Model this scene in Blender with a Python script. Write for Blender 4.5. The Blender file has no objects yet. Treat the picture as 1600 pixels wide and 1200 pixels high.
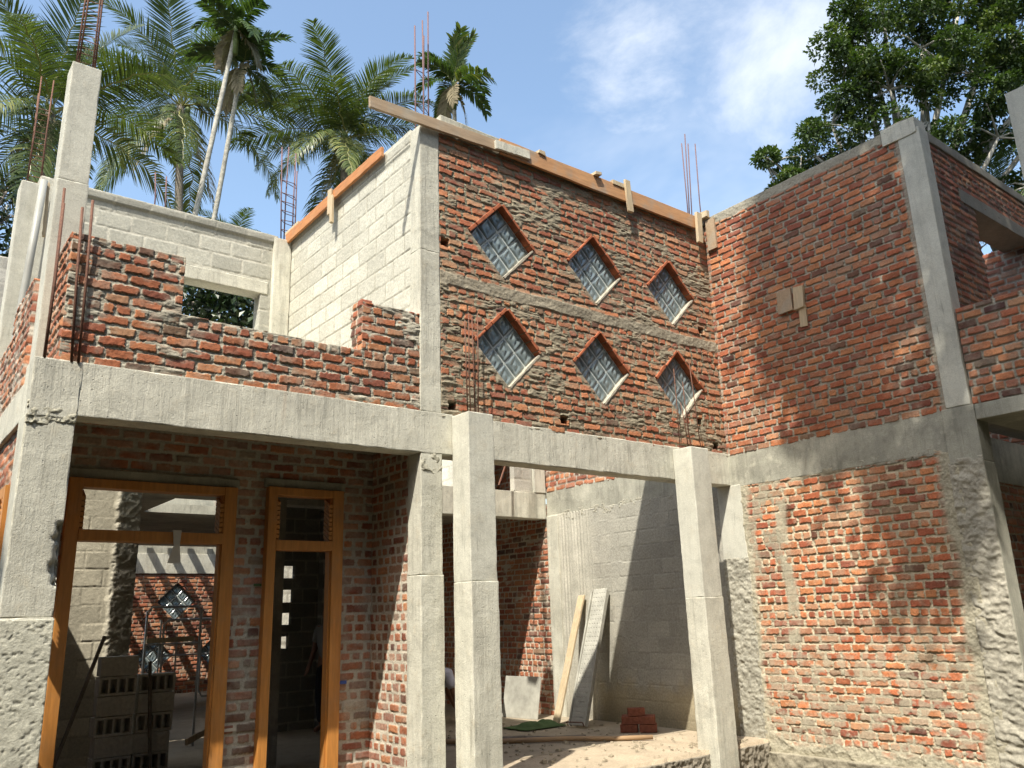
import bpy, math, random
import numpy as np
from mathutils import Vector, Matrix
R = math.radians
sc = bpy.context.scene
col = sc.collection
# ------------------------------------------------------------------ camera
CAM = Vector((-4.04933, -6.49976, 1.476))
Rr = Vector((0.78799, -0.61485, -0.03211)); Uu = Vector((-0.14121, -0.23124, 0.96259)); Ff = Vector((0.59928, 0.75398, 0.26904))
cd = bpy.data.cameras.new('camera'); cam = bpy.data.objects.new('camera', cd); col.objects.link(cam)
mw = Matrix.Identity(4)
for i in range(3):
    mw[i][0] = Rr[i]; mw[i][1] = Uu[i]; mw[i][2] = -Ff[i]; mw[i][3] = CAM[i]
cam.matrix_world = mw
cd.sensor_width = 36; cd.lens = 36 * 1291.14 / 1600; cd.clip_start = .05; cd.clip_end = 5000
sc.camera = cam
# ------------------------------------------------------------------ sun, sky
SUN = Vector((-.58, -.36, 1.0)).normalized()          # towards the sun
elev = math.asin(SUN.z); az = math.atan2(SUN.x, SUN.y)
sl = bpy.data.lights.new('sun', 'SUN'); sun = bpy.data.objects.new('sun', sl); col.objects.link(sun)
sl.energy = 5.0; sl.angle = R(.53); sl.color = (1.0, .945, .83)
sun.rotation_euler = SUN.to_track_quat('Z', 'Y').to_euler(); sun.location = (-20, -12, 30)
w = bpy.data.worlds.new('World'); sc.world = w; w.use_nodes = True
nt = w.node_tree; N = nt.nodes; L = nt.links; N.clear()
out = N.new('ShaderNodeOutputWorld'); bg = N.new('ShaderNodeBackground'); bg.inputs[1].default_value = .115
sky = N.new('ShaderNodeTexSky'); sky.sky_type = 'NISHITA'; sky.sun_disc = False
sky.sun_elevation = elev; sky.sun_rotation = az; sky.altitude = 50; sky.air_density = 1.0; sky.dust_density = 2.4; sky.ozone_density = 1.2
tc = N.new('ShaderNodeTexCoord')
def cloud(center, spread, scale, lo, hi, detail=7, stretch=(1, 1, 1.6)):
    mp = N.new('ShaderNodeMapping'); mp.inputs['Scale'].default_value = stretch; L.new(tc.outputs['Generated'], mp.inputs[0])
    nz = N.new('ShaderNodeTexNoise'); nz.inputs['Scale'].default_value = scale; nz.inputs['Detail'].default_value = detail
    nz.inputs['Roughness'].default_value = .62; nz.inputs['Distortion'].default_value = .25; L.new(mp.outputs[0], nz.inputs['Vector'])
    d = N.new('ShaderNodeVectorMath'); d.operation = 'DISTANCE'; d.inputs[1].default_value = center; L.new(tc.outputs['Generated'], d.inputs[0])
    m1 = N.new('ShaderNodeMapRange'); m1.interpolation_type = 'SMOOTHSTEP'; m1.inputs[1].default_value = spread; m1.inputs[2].default_value = 0
    m1.inputs[3].default_value = -.22; m1.inputs[4].default_value = .20; L.new(d.outputs['Value'], m1.inputs[0])
    ad = N.new('ShaderNodeMath'); ad.operation = 'ADD'; L.new(nz.outputs[0], ad.inputs[0]); L.new(m1.outputs[0], ad.inputs[1])
    m2 = N.new('ShaderNodeMapRange'); m2.interpolation_type = 'SMOOTHSTEP'; m2.inputs[1].default_value = lo; m2.inputs[2].default_value = hi
    L.new(ad.outputs[0], m2.inputs[0]); return m2.outputs[0]
c1 = cloud((.613, .522, .593), .17, 7, .46, .98, 8, (1, 1, 1.8))
c3 = cloud((.705, .42, .575), .26, 6, .45, 1.0, 8, (1, 1, 1.5))
c2 = cloud((.71, .50, .44), .40, 3.2, .46, 1.15, 5)
mx = N.new('ShaderNodeMath'); mx.operation = 'MAXIMUM'; L.new(c1, mx.inputs[0]); L.new(c2, mx.inputs[1])
mx3 = N.new('ShaderNodeMath'); mx3.operation = 'MAXIMUM'; L.new(mx.outputs[0], mx3.inputs[0]); L.new(c3, mx3.inputs[1]); mx = mx3
mm = N.new('ShaderNodeMath'); mm.operation = 'MULTIPLY'; mm.inputs[1].default_value = .6; L.new(mx.outputs[0], mm.inputs[0])
gr = N.new('ShaderNodeMix'); gr.data_type = 'RGBA'; gr.inputs[7].default_value = (8.6, 8.7, 8.8, 1)
tint = N.new('ShaderNodeMix'); tint.data_type = 'RGBA'; tint.blend_type = 'MULTIPLY'; tint.inputs[0].default_value = 1
tint.inputs[7].default_value = (1.95, 1.98, 1.84, 1); L.new(sky.outputs[0], tint.inputs[6])
L.new(mm.outputs[0], gr.inputs[0]); L.new(tint.outputs[2], gr.inputs[6])
L.new(gr.outputs[2], bg.inputs[0]); L.new(bg.outputs[0], out.inputs[0])
vs = sc.view_settings; vs.view_transform = 'Standard'; vs.look = 'None'; vs.exposure = 0.57; vs.gamma = 1; vs.use_curve_mapping = False
# ------------------------------------------------------------------ numpy noise
def _h(ix, iy, iz, s):
    n = (ix.astype(np.int64) * 374761393 + iy.astype(np.int64) * 668265263 + iz.astype(np.int64) * 2147483647 + s * 974711) & 0xffffffff
    n = ((n ^ (n >> 13)) * 1274126177) & 0xffffffff
    n = ((n ^ (n >> 16)) * 2246822519) & 0xffffffff
    return ((n ^ (n >> 15)) & 0xffffff) / float(0xffffff)
def vn(x, y, z=None, s=0):
    if z is None: z = np.zeros_like(x)
    fx, fy, fz = np.floor(x), np.floor(y), np.floor(z); a, b, c = x - fx, y - fy, z - fz
    a = a * a * (3 - 2 * a); b = b * b * (3 - 2 * b); c = c * c * (3 - 2 * c)
    r = 0
    for i in (0, 1):
        for j in (0, 1):
            for k in (0, 1):
                r = r + _h(fx + i, fy + j, fz + k, s) * (a if i else 1 - a) * (b if j else 1 - b) * (c if k else 1 - c)
    return r
def fbm(x, y, z=None, s=0, o=3):
    if z is None: z = np.zeros_like(x)
    r = 0; A = 0; am = 1.0
    for i in range(o):
        r = r + am * vn(x * 2**i, y * 2**i, z * 2**i, s + i * 17); A += am; am *= .5
    return r / A
def sstep(a, b, x):
    t = np.clip((x - a) / (b - a), 0, 1); return t * t * (3 - 2 * t)
def h1(i, s): return _h(np.asarray(i, float), np.zeros_like(np.asarray(i, float)), np.zeros_like(np.asarray(i, float)), s)
def h2(i, j, s): return _h(i, j, np.zeros_like(i), s)
# ------------------------------------------------------------------ materials
def newmat(name):
    m = bpy.data.materials.new(name); m.use_nodes = True; t = m.node_tree; t.nodes.clear()
    o = t.nodes.new('ShaderNodeOutputMaterial'); p = t.nodes.new('ShaderNodeBsdfPrincipled'); t.links.new(p.outputs[0], o.inputs[0])
    return m, t, p
def noise_node(t, vec, scale, detail=4, rough=.55, dist=0):
    n = t.nodes.new('ShaderNodeTexNoise'); n.inputs['Scale'].default_value = scale; n.inputs['Detail'].default_value = detail
    n.inputs['Roughness'].default_value = rough; n.inputs['Distortion'].default_value = dist
    t.links.new(vec, n.inputs['Vector']); return n.outputs[0]
def mapped(t, vec, sc_):
    m = t.nodes.new('ShaderNodeMapping'); m.inputs['Scale'].default_value = sc_; t.links.new(vec, m.inputs[0]); return m.outputs[0]
def ramp(t, fac, stops):
    r = t.nodes.new('ShaderNodeValToRGB'); e = r.color_ramp.elements
    while len(e) > 1: e.remove(e[-1])
    e[0].position = stops[0][0]; c = stops[0][1]; e[0].color = (c, c, c, 1) if not hasattr(c, '__len__') else (*c, 1)
    for p_, c in stops[1:]:
        k = e.new(p_); k.color = (c, c, c, 1) if not hasattr(c, '__len__') else (*c, 1)
    t.links.new(fac, r.inputs[0]); return r.outputs[0]
def mixc(t, fac, a, b, mode='MIX'):
    m = t.nodes.new('ShaderNodeMix'); m.data_type = 'RGBA'; m.blend_type = mode
    for sock, v in ((m.inputs[0], fac), (m.inputs[6], a), (m.inputs[7], b)):
        if isinstance(v, (int, float)): sock.default_value = v
        elif isinstance(v, tuple): sock.default_value = (*v, 1)
        else: t.links.new(v, sock)
    return m.outputs[2]
def bump(t, p, hs):
    prev = None
    for h, st, d in hs:
        b = t.nodes.new('ShaderNodeBump'); b.inputs['Strength'].default_value = st; b.inputs['Distance'].default_value = d
        t.links.new(h, b.inputs['Height'])
        if prev is not None: t.links.new(prev, b.inputs['Normal'])
        prev = b.outputs[0]
    t.links.new(prev, p.inputs['Normal'])
def mat_field(name, rough=.93, b1=.5):
    m, t, p = newmat(name); tcn = t.nodes.new('ShaderNodeTexCoord').outputs['Object']
    at = t.nodes.new('ShaderNodeAttribute'); at.attribute_name = 'Col'
    n1 = noise_node(t, tcn, 38, 6, .7); n2 = noise_node(t, tcn, 210, 3, .6)
    c = mixc(t, 1.0, at.outputs[0], ramp(t, n1, [(.25, .72), (.75, 1.26)]), 'MULTIPLY')
    c = mixc(t, 1.0, c, ramp(t, n2, [(.3, .86), (.7, 1.12)]), 'MULTIPLY')
    t.links.new(c, p.inputs['Base Color']); p.inputs['Roughness'].default_value = rough; p.inputs['Specular IOR Level'].default_value = .2
    bump(t, p, [(n1, b1, .012), (n2, b1, .004)])
    return m
def mat_concrete(name, base, dark, warm, pits=.5, streak=.5, fine=.5, board=0.0, seed=0.0):
    m, t, p = newmat(name); tc0 = t.nodes.new('ShaderNodeTexCoord').outputs['Object']
    mp = t.nodes.new('ShaderNodeMapping'); mp.inputs['Location'].default_value = (seed * 3.1, seed * 1.7, seed * .6); t.links.new(tc0, mp.inputs[0]); v = mp.outputs[0]
    big = noise_node(t, v, 1.3, 6, .62, .3); mid = noise_node(t, v, 7, 6, .68); fin = noise_node(t, v, 90, 4, .65)
    st = noise_node(t, mapped(t, v, (1, 1, .07)), 16, 5, .65); dr = ramp(t, noise_node(t, mapped(t, v, (1, 1, .05)), 34, 3, .6), [(.60, 0.), (.70, 1.)])
    c = mixc(t, ramp(t, big, [(.32, 0.), (.68, 1.)]), base, dark)
    c = mixc(t, ramp(t, mid, [(.55, 0.), (.78, .75)]), c, warm)
    c = mixc(t, streak, c, mixc(t, 1.0, c, ramp(t, st, [(.28, .58), (.5, 1.0), (.8, 1.12)]), 'MULTIPLY'))
    c = mixc(t, mixc(t, 1.0, dr, ramp(t, noise_node(t, v, 2.2, 3, .5), [(.50, 0.), (.62, .55)]), 'MULTIPLY'), c, (.20, .19, .15))
    rs = noise_node(t, mapped(t, v, (1.3, 1.3, .16)), 3.2, 3, .6)
    c = mixc(t, ramp(t, rs, [(.69, 0.), (.8, .4)]), c, (.34, .19, .10))
    c = mixc(t, 1.0, c, ramp(t, fin, [(.3, .84), (.7, 1.12)]), 'MULTIPLY')
    blot = noise_node(t, v, 3.4, 8, .75, .6); c = mixc(t, 1.0, c, ramp(t, blot, [(.36, .84), (.5, 1.0), (.66, 1.08)]), 'MULTIPLY')
    rgh = ramp(t, noise_node(t, v, 1.7, 3, .5, .4), [(.56, 0.), (.68, 1.)]); crs = noise_node(t, v, 26, 6, .75, .8)
    vo = t.nodes.new('ShaderNodeTexVoronoi'); vo.inputs['Scale'].default_value = 21; t.links.new(v, vo.inputs['Vector'])
    pm = ramp(t, vo.outputs['Distance'], [(.07, 0.), (.13, 1.)])
    gate = ramp(t, noise_node(t, v, 3.0, 3), [(.42, 1.), (.56, 0.)])
    pit = t.nodes.new('ShaderNodeMath'); pit.operation = 'MAXIMUM'; t.links.new(pm, pit.inputs[0]); t.links.new(gate, pit.inputs[1])
    c = mixc(t, pits, c, mixc(t, 1.0, c, ramp(t, pit.outputs[0], [(0, .45), (1, 1.)]), 'MULTIPLY'))
    t.links.new(c, p.inputs['Base Color']); p.inputs['Roughness'].default_value = .86; p.inputs['Specular IOR Level'].default_value = .25
    hs = [(mid, fine * .6, .02), (fin, fine, .004), (pit.outputs[0], pits * .8, .006)]
    mlt = t.nodes.new('ShaderNodeMath'); mlt.operation = 'MULTIPLY'; t.links.new(rgh, mlt.inputs[0]); t.links.new(crs, mlt.inputs[1])
    hs.append((mlt.outputs[0], fine * .8, .010))
    if board > 0:
        hs.append((ramp(t, st, [(.3, 0.), (.5, 1.), (.7, .3)]), board, .008))
    bump(t, p, hs)
    return m
def mat_wood(name, a, b, stain, scale=(1, 1, 1), rough=.75, knots=.3, spots=.0):
    m, t, p = newmat(name); v = t.nodes.new('ShaderNodeTexCoord').outputs['Object']
    g = noise_node(t, mapped(t, v, scale), 9, 6, .68, .8); g2 = noise_node(t, mapped(t, v, scale), 45, 3, .6)
    n = noise_node(t, v, 3.5, 5, .6)
    c = mixc(t, ramp(t, g, [(.3, 0.), (.7, 1.)]), a, b)
    c = mixc(t, ramp(t, n, [(.5, 0.), (.72, knots)]), c, stain)
    c = mixc(t, 1.0, c, ramp(t, g2, [(.3, .82), (.7, 1.1)]), 'MULTIPLY')
    t.links.new(c, p.inputs['Base Color']); p.inputs['Roughness'].default_value = rough
    bump(t, p, [(g, .35, .006), (g2, .3, .002)]); return m
def mat_simple(name, c, rough=.6, metal=0, var=.25, sc_=20, spec=.5, bmp=.2):
    m, t, p = newmat(name); v = t.nodes.new('ShaderNodeTexCoord').outputs['Object']
    n = noise_node(t, v, sc_, 5, .65)
    t.links.new(mixc(t, 1.0, c, ramp(t, n, [(.28, 1 - var), (.72, 1 + var)]), 'MULTIPLY'), p.inputs['Base Color'])
    p.inputs['Roughness'].default_value = rough; p.inputs['Metallic'].default_value = metal; p.inputs['Specular IOR Level'].default_value = spec
    if bmp: bump(t, p, [(n, bmp, .01)])
    return m
def mat_leaf(name, a, b, c_, rough=.45, trans=.25):
    m, t, p = newmat(name)
    at = t.nodes.new('ShaderNodeAttribute'); at.attribute_name = 'Rnd'
    cc = ramp(t, at.outputs['Fac'], [(0., a), (.55, b), (1., c_)])
    t.links.new(cc, p.inputs['Base Color']); p.inputs['Roughness'].default_value = rough; p.inputs['Specular IOR Level'].default_value = .5
    tr = t.nodes.new('ShaderNodeBsdfTranslucent'); t.links.new(mixc(t, 1.0, cc, (1.3, 1.5, .5), 'MULTIPLY'), tr.inputs[0])
    mxs = t.nodes.new('ShaderNodeMixShader'); mxs.inputs[0].default_value = trans
    o = [n for n in t.nodes if n.type == 'OUTPUT_MATERIAL'][0]
    t.links.new(p.outputs[0], mxs.inputs[1]); t.links.new(tr.outputs[0], mxs.inputs[2]); t.links.new(mxs.outputs[0], o.inputs[0])
    return m
M = {}
M['brick'] = mat_field('brickwork'); M['block'] = mat_field('blockwork', .9, .35); M['plaster'] = mat_field('rough_plaster', .93, .6)
M['conc'] = mat_concrete('fair_faced_concrete', (.65, .63, .53), (.50, .485, .41), (.57, .51, .39), 1.0, .60, .7, .35)
M['conc_col'] = mat_concrete('column_concrete', (.64, .625, .53), (.48, .465, .39), (.56, .50, .38), .8, .55, .7, .3, 2.0)
M['conc_smooth'] = mat_concrete('smooth_concrete', (.62, .61, .525), (.50, .49, .42), (.54, .50, .40), .4, .3, .4, .1, 4.0)
M['conc_grey'] = mat_concrete('grey_concrete', (.50, .485, .40), (.27, .265, .22), (.62, .585, .48), .4, .5, .5, .35, 6.0)
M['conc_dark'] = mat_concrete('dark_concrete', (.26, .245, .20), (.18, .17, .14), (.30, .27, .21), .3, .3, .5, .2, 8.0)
M['wood_form'] = mat_wood('formwork_wood', (.44, .23, .11), (.54, .29, .13), (.36, .30, .23), (.12, 1, 1), knots=.8)
M['wood_grey'] = mat_wood('weathered_plank', (.42, .31, .20), (.36, .26, .17), (.38, .34, .27), (.12, 1, 1), knots=.9)
M['wood_orange'] = mat_wood('orange_plank', (.52, .23, .08), (.44, .18, .07), (.46, .30, .17), (1, .12, 1), knots=.5)
M['wood_pale'] = mat_wood('pale_batten', (.56, .45, .29), (.48, .37, .23), (.42, .36, .27), (1, 1, .12), knots=.5)
M['frame'] = mat_wood('varnished_frame', (.58, .255, .06), (.45, .18, .04), (.40, .22, .10), (1, 1, .10), .5, .5)
M['rebar'] = mat_simple('rusty_steel', (.15, .07, .045), .8, .2, .4, 60)
M['rebar_dark'] = mat_simple('dark_steel', (.16, .09, .09), .7, .3, .3, 60)
M['bark'] = mat_simple('palm_bark', (.19, .165, .135), .9, 0, .45, 9, .2, .8)
M['bark_pale'] = mat_simple('pale_bark', (.36, .34, .29), .9, 0, .45, 7, .2, .5)
M['stem'] = mat_simple('crown_shaft', (.12, .16, .05), .6, 0, .3, 9, .4, .1)
M['coco'] = mat_leaf('coconut_leaflets', (.040, .062, .018), (.095, .125, .036), (.30, .28, .09), .42, .22)
M['areca'] = mat_leaf('areca_leaflets', (.035, .065, .018), (.075, .115, .03), (.24, .23, .07), .5, .25)
M['leaf'] = mat_leaf('broad_leaves', (.026, .048, .014), (.060, .100, .026), (.16, .19, .05), .7, .25)
M['leaf_dark'] = mat_leaf('dark_leaves', (.010, .022, .008), (.020, .040, .012), (.06, .08, .025), .4, .15)
M['dry'] = mat_leaf('dry_fronds', (.16, .13, .08), (.24, .20, .12), (.34, .30, .19), .8, .15)
M['soil'] = mat_simple('dark_earth', (.085, .075, .05), .95, 0, .35, 4, .1, .8)
M['screed'] = mat_concrete('site_floor', (.38, .32, .235), (.31, .26, .19), (.36, .29, .21), .3, .1, .7, 0, 9.0)
M['pvc'] = mat_simple('grey_pipe', (.33, .33, .30), .5, 0, .1, 6, .4, .05)
M['steel'] = mat_simple('worn_tube', (.42, .41, .40), .45, .4, .25, 30)
M['dark'] = mat_simple('dark_recess', (.03, .02, .016), .95, 0, .3, 20, .1)
M['shirt'] = mat_simple('lavender_cotton', (.55, .55, .66), .9, 0, .08, 8, .1, .3)
M['shirt2'] = mat_simple('cream_cotton', (.60, .54, .44), .9, 0, .08, 8, .1, .3)
M['shirt3'] = mat_simple('shaded_white_cotton', (.22, .215, .20), .9, 0, .08, 8, .1, .3)  # whitish shirt; the dim room's shade is put into its colour
M['trouser'] = mat_simple('dark_cloth', (.03, .03, .035), .95, 0, .2, 10, .1, .2)
M['skin'] = mat_simple('brown_skin', (.22, .11, .065), .55, 0, .08, 8, .4, .05)
M['hair'] = mat_simple('black_hair', (.015, .012, .01), .5, 0, .2, 40, .4, .3)
M['green'] = mat_simple('green_sheet', (.07, .115, .045), .8, 0, .3, 7, .2, .5)
M['sheet'] = mat_simple('zinc_sheet', (.38, .37, .32), .75, .05, .3, 5, .4, .1)
M['brick_red'] = mat_simple('loose_brick', (.19, .07, .045), .92, 0, .35, 25, .2, .7)
M['cblock'] = mat_simple('cement_block', (.58, .56, .48), .93, 0, .18, 30, .2, .8)
M['crumb'] = mat_simple('mortar_crumbs', (.33, .285, .21), .95, 0, .4, 30, .1)
M['bamboo'] = mat_wood('round_pole', (.40, .27, .15), (.33, .21, .11), (.24, .17, .11), (.1, .1, 1), knots=.5)
M['white'] = mat_simple('sill_mortar', (.44, .40, .32), .9, 0, .35, 30, .2, .6)
M['red_edge'] = mat_simple('reveal_brick', (.34, .11, .055), .9, 0, .6, 9, .2, .6)
M['paper'] = mat_simple('paper_tag', (.55, .50, .42), .8, 0, .1, 8)
M['blue'] = mat_simple('blue_tape', (.03, .08, .35), .5, 0, .1, 8)
def glass():
    m, t, p = newmat('ribbed_glass'); v = t.nodes.new('ShaderNodeTexCoord').outputs['Object']
    n = noise_node(t, v, 14, 4, .6); p.inputs['Base Color'].default_value = (.17, .22, .23, 1)
    t.links.new(mixc(t, ramp(t, n, [(.3, 0.), (.7, 1.)]), (.22, .27, .28), (.30, .36, .37)), p.inputs['Base Color'])
    p.inputs['Roughness'].default_value = .14; p.inputs['Specular IOR Level'].default_value = .9
    p.inputs['Transmission Weight'].default_value = .35; p.inputs['IOR'].default_value = 1.5
    bump(t, p, [(noise_node(t, v, 45, 2), .25, .004)]); return m
M['glass'] = glass()
M['joint'] = mat_simple('glass_joint', (.46, .50, .48), .7, 0, .1, 20)
# ------------------------------------------------------------------ object helpers
def link(name, me, parent=None, loc=None):
    o = bpy.data.objects.new(name, me); col.objects.link(o)
    if parent: o.parent = parent
    if loc is not None: o.location = loc
    return o
def thing(name, label, cat, loc=(0, 0, 0), group=None, kind=None):
    o = link(name, None, loc=loc); o['label'] = label; o['category'] = cat; o.empty_display_size = .2
    if group: o['group'] = group
    if kind: o['kind'] = kind
    return o
def tag(o, label, cat, group=None, kind=None):
    if label: o['label'] = label
    if cat: o['category'] = cat
    if group: o['group'] = group
    if kind: o['kind'] = kind
    return o
def rootloc(parent):
    p = Vector((0, 0, 0)); q = parent
    while q is not None: p = p + q.location; q = q.parent
    return p
def npmesh(name, V, F, mat, parent=None, attr=None, smooth=True, rnd=None, tag_loc=None):
    """V (n,3) array in world coordinates, F (m,4) quads"""
    V = np.asarray(V, float)
    off = np.array(rootloc(parent)) if parent else (np.array(tag_loc) if tag_loc is not None else np.zeros(3))
    V = V - off
    me = bpy.data.meshes.new(name); F = np.asarray(F, np.int32); m, k = F.shape
    me.vertices.add(len(V)); me.vertices.foreach_set('co', V.astype(np.float32).ravel())
    me.loops.add(m * k); me.loops.foreach_set('vertex_index', F.ravel())
    me.polygons.add(m); me.polygons.foreach_set('loop_start', np.arange(0, m * k, k, dtype=np.int32))
    me.polygons.foreach_set('loop_total', np.full(m, k, np.int32))
    me.polygons.foreach_set('use_smooth', np.full(m, smooth, bool))
    me.update(calc_edges=True)
    if attr is not None:
        a = me.attributes.new('Col', 'FLOAT_COLOR', 'POINT'); a.data.foreach_set('color', np.hstack([attr, np.ones((len(attr), 1))]).astype(np.float32).ravel())
    if rnd is not None:
        a = me.attributes.new('Rnd', 'FLOAT', 'POINT'); a.data.foreach_set('value', np.asarray(rnd, np.float32))
    me.materials.append(mat)
    return link(name, me, parent, None if parent else tuple(off))
class MB:
    def __init__(s): s.v = []; s.f = []; s.uv = 0
    def add(s, vs, fs):
        b = len(s.v); s.v += [tuple(map(float, q)) for q in vs]; s.f += [tuple(i + b for i in f) for f in fs]; return s
    def box(s, x0, x1, y0, y1, z0, z1):
        return s.add([(x0, y0, z0), (x1, y0, z0), (x1, y1, z0), (x0, y1, z0), (x0, y0, z1), (x1, y0, z1), (x1, y1, z1), (x0, y1, z1)],
                     [(0, 3, 2, 1), (4, 5, 6, 7), (0, 1, 5, 4), (1, 2, 6, 5), (2, 3, 7, 6), (3, 0, 4, 7)])
    def obox(s, c, ax, ay, az):
        c, ax, ay, az = map(Vector, (c, ax, ay, az)); vs = []
        for k in (-1, 1):
            for (i, j) in ((-1, -1), (1, -1), (1, 1), (-1, 1)): vs.append(c + ax * i + ay * j + az * k)
        return s.add(vs, [(0, 3, 2, 1), (4, 5, 6, 7), (0, 1, 5, 4), (1, 2, 6, 5), (2, 3, 7, 6), (3, 0, 4, 7)])
    def tube(s, pts, r, n=8, cap=True):
        pts = [Vector(p) for p in pts]; rs = r if hasattr(r, '__len__') else [r] * len(pts); b = len(s.v)
        prevu = None
        for i, p in enumerate(pts):
            d = (pts[min(i + 1, len(pts) - 1)] - pts[max(i - 1, 0)]).normalized()
            u = (Vector((0, 0, 1)).cross(d) if abs(d.z) < .95 else Vector((1, 0, 0)).cross(d))
            if prevu is not None: u = prevu - d * prevu.dot(d)
            u.normalize(); prevu = u; v = d.cross(u)
            for k in range(n):
                a = 2 * math.pi * k / n; s.v.append(tuple(p + (u * math.cos(a) + v * math.sin(a)) * rs[i]))
        for i in range(len(pts) - 1):
            for k in range(n):
                s.f.append((b + i * n + k, b + i * n + (k + 1) % n, b + (i + 1) * n + (k + 1) % n, b + (i + 1) * n + k))
        if cap:
            s.f.append(tuple(b + k for k in range(n))[::-1]); s.f.append(tuple(b + (len(pts) - 1) * n + k for k in range(n)))
        return s
    def build(s, name, mat, parent=None, smooth=False, bevel=0, loc=None):
        off = rootloc(parent) if parent else (Vector(loc) if loc is not None else Vector((0, 0, 0)))
        me = bpy.data.meshes.new(name); me.from_pydata([tuple(Vector(v) - off) for v in s.v], [], s.f); me.materials.append(mat)
        if smooth: me.polygons.foreach_set('use_smooth', [True] * len(me.polygons))
        o = link(name, me, parent, None if parent else tuple(off))
        if bevel:
            b = o.modifiers.new('bevel', 'BEVEL'); b.width = bevel; b.segments = 2; b.limit_method = 'ANGLE'
        return o
def cbox(name, x0, x1, y0, y1, z0, z1, mat, parent, step=.04, amp=.006, chip=.012, seed=0, taper=None):
    """cast concrete member: subdivided box with uneven faces and worn arrises"""
    lo = np.array([x0, y0, z0], float); hi = np.array([x1, y1, z1], float); Vs = []; Fs = []; base = 0
    for ax in range(3):
        a, b = [(1, 2), (2, 0), (0, 1)][ax]
        na = max(2, int((hi[a] - lo[a]) / step) + 1); nb = max(2, int((hi[b] - lo[b]) / step) + 1)
        e_ = .007
        ga = np.sort(np.concatenate([np.linspace(lo[a], hi[a], na), [lo[a] + e_, hi[a] - e_, lo[a] + .013, hi[a] - .013]])); gb = np.sort(np.concatenate([np.linspace(lo[b], hi[b], nb), [lo[b] + e_, hi[b] - e_, lo[b] + .013, hi[b] - .013]])); na += 4; nb += 4
        A, B = np.meshgrid(ga, gb, indexing='ij')
        for side in (0, 1):
            P = np.zeros((na * nb, 3)); P[:, a] = A.ravel(); P[:, b] = B.ravel(); P[:, ax] = hi[ax] if side else lo[ax]
            idx = np.arange(na * nb).reshape(na, nb) + base
            q = np.stack([idx[:-1, :-1], idx[1:, :-1], idx[1:, 1:], idx[:-1, 1:]], -1).reshape(-1, 4)
            if not side: q = q[:, ::-1]
            Vs.append(P); Fs.append(q); base += na * nb
    P = np.vstack(Vs); F = np.vstack(Fs)
    e = np.stack([np.minimum(P[:, i] - lo[i], hi[i] - P[:, i]) for i in range(3)], 1) < 1e-6
    ne = e.sum(1); c = (lo + hi) / 2
    n1 = fbm(P[:, 0] * 9, P[:, 1] * 9, P[:, 2] * 9, seed + 5, 3); big = sstep(.62, .8, fbm(P[:, 0] * 3, P[:, 1] * 3, P[:, 2] * 3, seed + 9, 2))
    n2 = fbm(P[:, 0] * 30, P[:, 1] * 30, P[:, 2] * 30, seed + 6, 2); pull = .0015 + chip * .9 * sstep(.55, .85, n1) * (.4 + n2) + chip * .8 * big * n2
    Q = P.copy()
    for i in range(3):
        m = e[:, i] & (ne >= 2); Q[m, i] -= np.sign(P[m, i] - c[i]) * pull[m]
        nn = (fbm(P[:, 0] * 3, P[:, 1] * 3, P[:, 2] * 3, seed + 31 * i, 3) - .5) * 1.0 * amp
        Q[:, i] += nn
    if taper is not None: Q = taper(Q)
    return npmesh(name, Q, F, mat, parent, smooth=False if step > .06 else True)
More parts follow.
